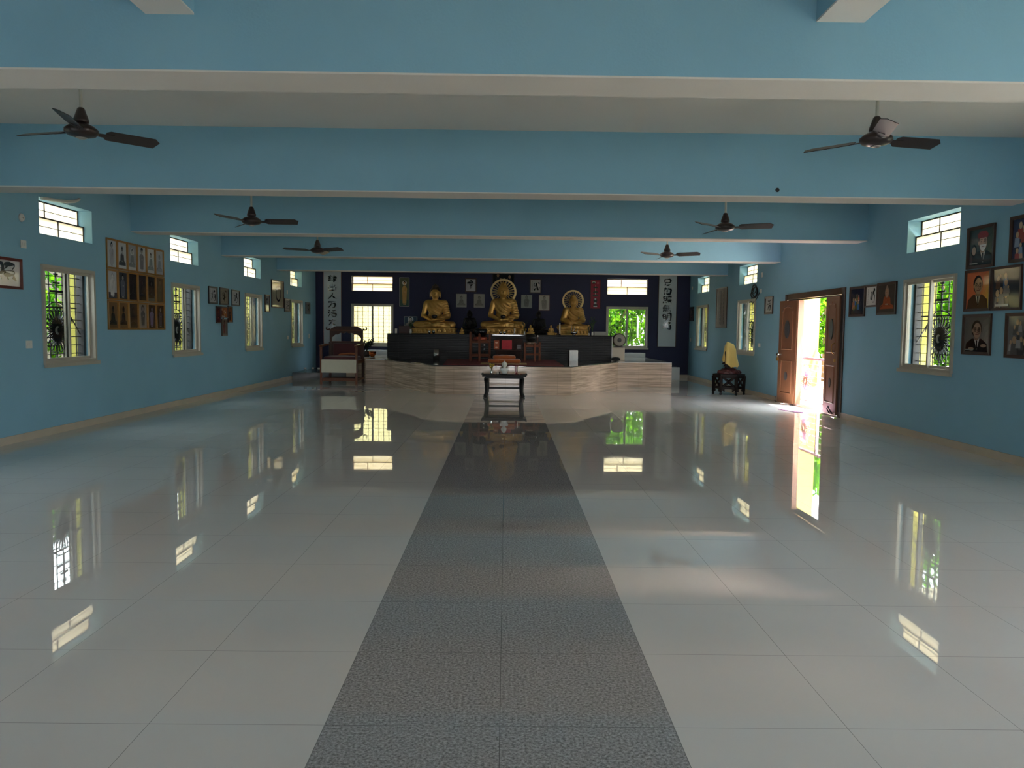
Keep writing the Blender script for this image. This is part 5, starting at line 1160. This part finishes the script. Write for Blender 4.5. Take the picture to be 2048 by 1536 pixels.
MB().box(-W2 + .03, W2 - .03, DY - .04, DY - .015, .09, .15).build('stretcher', THD, t)
MB().box(-W2 + .018, W2 + .0, -DY - .05, -DY - .03, .315, .665).build('front_panel', mat('cream_front_panel', (206, 198, 176), rough=.5, noise=(10, .06)), t, bevel=.004)
MB().box(-W2 + .031, W2 - .031, -DY + .03, DY - .06, .56, .62).build('seat', THD, t)
sdf_obj('seat_cushion', lambda X, Y, Z: sbox(X, Y, Z, (0, 0, .05), (.43, .34, .055), .045) - .02 * np.exp(-(X * X + Y * Y) / .05), (-.48, -.39, -.04), (.48, .39, .16), .016, MAROON, t, (0, -.02, .64))
bk = MB()
n = 14
def arch(x): return 1.255 + .115 * max(0, 1 - (abs(x) / .40) ** 2.2) + .012 * math.cos(x * 40)
yb0, yb1 = DY - .06, DY + .0
bk.box(-.46, .46, yb0 + .01, yb1 - .01, .66, 1.125).box(-.46, -.405, yb0, yb1, 1.125, 1.255).box(.405, .46, yb0, yb1, 1.125, 1.255)
top = lambda x: 1.445 + .105 * (1 if abs(x) < .26 else max(0, 1 - ((abs(x) - .26) / .20) ** 1.6))
xs = [-.46 + .92 * i / 40 for i in range(41)]
for a, b in zip(xs, xs[1:]):
    la, lb = (arch(a) if abs(a) < .405 else 1.255), (arch(b) if abs(b) < .405 else 1.255)
    bk.prism([(a, la), (b, lb), (b, top(b)), (a, top(a))], yb0, yb1, 'xz')
bk.build('backrest', THD, t)
MB().box(-.36, .36, yb0 - .03, yb0 + .008, .70, 1.08).build('back_cushion', MAROON, t, bevel=.02)
mb = MB().box(-.445, .445, yb0 - .012, yb0 + .001, 1.425, 1.45).box(-.40, .40, yb0 - .008, yb0 + .001, 1.12, 1.14).build('moulding', THW, t)
for s in (-1, 1):
    p = [(s * .45, DY - .03, 1.47), (s * .50, DY - .03, 1.45), (s * .545, DY - .03, 1.455), (s * .57, DY - .03, 1.49), (s * .56, DY - .03, 1.525), (s * .53, DY - .03, 1.525)]
    MB().tube(p, [.026, .022, .018, .015, .014, .016], 8).build('scroll', THD, t)
mb = MB().box(-.30, .28, -.12, .12, 0, .012)
tag(sdf_obj('folded_cloth', lambda X, Y, Z: sbox(X, Y, Z, (0, 0, .02 + .02 * np.sin(X * 7 + 1)), (.24, .09, .022), .02), (-.3, -.15, -.04), (.3, .15, .1), .012, mat('orange_brown_cloth', (168, 96, 58), rough=.8), loc=(-4.30, 20.96, .768)), 'folded orange brown cloth on the seat of the throne chair', 'cloth')

# ------------------------------------------------------------------ small black altar table in front of the stage
BLK = mat('black_lacquer', (20, 19, 19), rough=.45, spec=.2)
t = thing('altar_table', 'small black lacquered table on the grey strip before the stage', 'table', (-.03, 17.2, 0))
MB().box(-.49, .49, -.24, .24, .462, .512).box(-.51, -.47, -.24, .24, .505, .525).box(.47, .51, -.24, .24, .505, .525).build('tabletop', BLK, t, bevel=.006)
MB().box(-.42, .42, -.2, .2, .425, .461).build('apron', BLK, t)
for sx in (-1, 1):
    for sy in (-1, 1):
        prof = [(.40, .43), (.385, .25), (.385, .12), (.41, .03), (.43, 0)]
        MB().tube([(sx * x, sy * (.17 + (x - .385) * .6), z) for x, z in prof], [.05, .046, .042, .044, .046], 8).build('leg', BLK, t)
    MB().box(sx * .385 - .02, sx * .385 + .02, -.14, .14, .19, .225).build('stretcher', BLK, t)
MB().box(-.365, .365, -.018, .018, .185, .225).build('stretcher', BLK, t, bevel=.003)
TZ = .5125
def bust_fn(X, Y, Z):
    d = smin(cap(X, Y, Z, (-.07, 0, .10), (.07, 0, .10), .038, .038), ell(X, Y, Z, (0, .005, .07), (.085, .05, .07)), .03)
    d = smin(d, ell(X, Y, Z, (0, 0, .015), (.06, .045, .03)), .02)
    d = smin(d, cap(X, Y, Z, (0, 0, .12), (0, -.005, .165), .026, .024), .02)
    X, Y, Z = X / 1.3, Y / 1.2, (Z - .15) / 1.25 + .15
    h = smin(ell(X, Y, Z, (0, -.005, .205), (.05, .05, .054)), ell(X, Y, Z, (0, -.02, .175), (.027, .027, .023)), .015)
    h = smin(h, ell(X, Y, Z, (0, .005, .262), (.02, .02, .014)), .008)
    for s in (-1, 1):
        h = smax(h, -ell(X, Y, Z, (s * .017, -.052, .208), (.012, .008, .006)), .004); h = smin(h, ell(X, Y, Z, (s * .045, .003, .195), (.006, .011, .028)), .004)
    h = smin(h, cap(X, Y, Z, (0, -.048, .212), (0, -.058, .192), .004, .007), .004); h = smin(h, ell(X, Y, Z, (0, -.046, .178), (.013, .007, .004)), .003)
    return smin(d, h, .012)
t = thing('white_bust', 'white bust with a topknot standing in the middle of the black table', 'bust', (-.03, 17.16, TZ))
MB().lathe([(0, 0), (.07, 0), (.075, .008), (.055, .016), (0, .016)], n=24).build('stand', BLK, t)
b = sdf_obj('bust', bust_fn, (-.13, -.1, -.02), (.13, .1, .36), .0055, mat('white_plaster', (226, 226, 222), rough=.5), t, (0, 0, .015)); b.scale = (.92,) * 3
vase_with((-.315, 17.16, TZ), .08, .028, 9, 'silver vase of yellow flowers on the left of the black table', SILVER, mat('olive_stems', (120, 110, 50), rough=.6), .06, .15, 21, .025, mat('yellow_blossom', (206, 170, 70), rough=.6))
t = thing('incense_stick', 'thin slanting incense stick in a tiny holder beside the yellow flowers', 'incense stick', (-.26, 17.10, TZ))
MB().lathe([(0, 0), (.015, 0), (.012, .012), (0, .014)], n=10).build('holder', BLK, t); MB().tube([(0, 0, .01), (.1, .02, .3)], .0025, 5).build('stick', mat('tan_incense', (190, 140, 80), rough=.7), t)
bowl((-.175, 17.14, TZ), .025, .04, PORC, 'tiny white cup left of the white bust', 'white_cup', 'cup')
t = thing('red_candle_holder', 'red candle holder with a white candle on the right of the black table', 'candle holder', (.245, 17.16, TZ))
REDL = mat('red_lacquer', (120, 34, 34), rough=.3)
MB().lathe([(0, 0), (.05, 0), (.05, .012), (.02, .02), (.014, .05), (.025, .07), (0, .07)], n=18).build('base', REDL, t)
MB().box(-.035, -.005, -.01, .012, .02, .19).build('post', REDL, t, bevel=.003); MB().lathe([(0, .05), (.013, .05), (.013, .18), (0, .183)], (.028, 0, 0), 12).build('wax', WAX, t)
tag(MB().lathe([(0, 0), (.02, 0), (.026, .012), (.02, .02), (0, .02)], n=14).build('red_dish', REDL, loc=(.345, 17.12, TZ)), 'tiny red dish right of the candle holder', 'dish')
tag(MB().box(.06, .17, 17.08, 17.2, 0, .012).build('dark_tray', mat('bronze_tray', (70, 62, 52), rough=.3, metal=.6), loc=(0, 0, TZ), bevel=.002), 'flat bronze tray between the bust and the candle holder', 'tray')
tag(MB().box(-.15, -.118, 17.1, 17.18, 0, .06).build('black_box', BLK, loc=(0, 0, TZ), bevel=.002), 'small black box close to the left of the white bust', 'box')

# ------------------------------------------------------------------ carved dark table with the covered statue
t = thing('carved_table', 'dark carved six sided table on castors by the right wall', 'table', (5.42, 18.62, 0), -.28)
R6 = .36; z0, z1 = .075, .50
cs = [(R6 * math.cos(a), R6 * math.sin(a)) for a in [PI / 3 * k for k in range(6)]]
CARV = mat('black_carved_wood', (30, 23, 21), rough=.6, spec=.2)
MB().prism([(x * 1.06, y * 1.06) for x, y in cs], z1 - .05, z1, 'xy').build('tabletop', CARV, t, bevel=.008)
for k, (x, y) in enumerate(cs):
    lg = MB().tube([(x, y, z0), (x * .98, y * .98, .2), (x, y, z1 - .05)], [.035, .042, .045], 6).build('leg', CARV, t)
    MB().tube([(x, y, .0), (x, y, .01), (x, y, .05), (x, y, .075)], [.018, .03, .03, .015], 8).build('castor', IRON, lg)
for k in range(6):
    a, b = Vector(cs[k] + (0,)), Vector(cs[(k + 1) % 6] + (0,)); P = lambda u, z: tuple(a.lerp(b, u) + Vector((0, 0, z)))
    mb = MB().bar(P(.08, .43), P(.92, .43), .03, .05)
    mb.bar(P(.08, .17), P(.92, .43), .022, .03).bar(P(.08, .43), P(.92, .17), .022, .03)
    mb.bar(P(.08, .17), P(.92, .17), .026, .045).bar(P(.08, .16), P(.25, .09), .03, .04).bar(P(.92, .16), P(.75, .09), .03, .04)
    mb.lathe([(0, -.015), (.035, -.01), (.035, .01), (0, .015)], P(.5, .30), 12, M=Matrix.Rotation(PI / 2, 3, 'X'))
    mb.build('lattice_panel', CARV, t)
t = thing('covered_statue', 'dark carved figure on a red brown base, draped with a yellow cloth', 'statue', (5.42, 18.62, .501), .12)
MAH = mat('mahogany_base', (66, 28, 26), rough=.3, noise=(14, .3))
def base_fn(X, Y, Z):
    d = smax(ell(X, Y, Z, (0, 0, 0), (.27, .2, .15)), -Z, .01)
    for s in (-1, 1): d = smin(d, ell(X, Y, Z, (s * .25, -.02, .04), (.05, .06, .05)), .02)
    return d + .008 * np.sin(X * 50) * np.sin(Y * 45 + Z * 40)
sdf_obj('base', base_fn, (-.34, -.26, -.01), (.34, .26, .2), .012, MAH, t)
def fig_fn(X, Y, Z):
    d = cap(X, Y, Z, (-.06, 0, .12), (-.05, 0, .5), .05, .06); d = smin(d, cap(X, Y, Z, (.06, 0, .12), (.04, 0, .5), .045, .06), .03)
    d = smin(d, ell(X, Y, Z, (0, 0, .52), (.11, .09, .16)), .04); d = smin(d, cap(X, Y, Z, (-.05, 0, .28), (-.17, -.02, .25), .03, .02), .02)
    return smin(d, cap(X, Y, Z, (-.06, 0, .24), (-.14, -.02, .18), .025, .015), .02)
sdf_obj('figure', fig_fn, (-.24, -.14, .05), (.2, .14, .7), .012, CARV, t)
YC = mat('yellow_cloth', (210, 186, 108), rough=.85, sheen=.2, noise=(4, .1))
mb = MB(); N_, K_ = 48, 14; vs = []
for j in range(K_ + 1):
    u = j / K_
    for i in range(N_):
        a = 2 * PI * i / N_; ca, sa = math.cos(a), math.sin(a)
        rx = .085 + .04 * min(1, u * 5) + .075 * u; ry = .035 + .055 * min(1, u * 5) + .06 * u
        rip = 1 + (.05 + .16 * u) * math.sin(a * 5 + 1) * u + .05 * u * math.sin(a * 11)
        sq = 1 / max(abs(ca) ** .8 + 1e-6, abs(sa) ** .8 + 1e-6) ** .35
        x = rx * ca * rip * sq + .015 - .05 * u * (ca < 0) * -ca * -1; y = ry * sa * rip * sq
        low = .30 + .10 * math.cos(a + .8) * -1 + .03 * math.sin(a * 5 + 1)
        z = .745 - .035 * ca * (1 - u) - u * (.745 - low * .75)
        vs.append((x, y, z))
fs = [(j * N_ + i, j * N_ + (i + 1) % N_, (j + 1) * N_ + (i + 1) % N_, (j + 1) * N_ + i) for j in range(K_) for i in range(N_)] + [tuple(range(N_))[::-1]]
mb.add(vs, fs, 0, True); mb.build('drape', YC, t)
SC.view_layers[0].update()
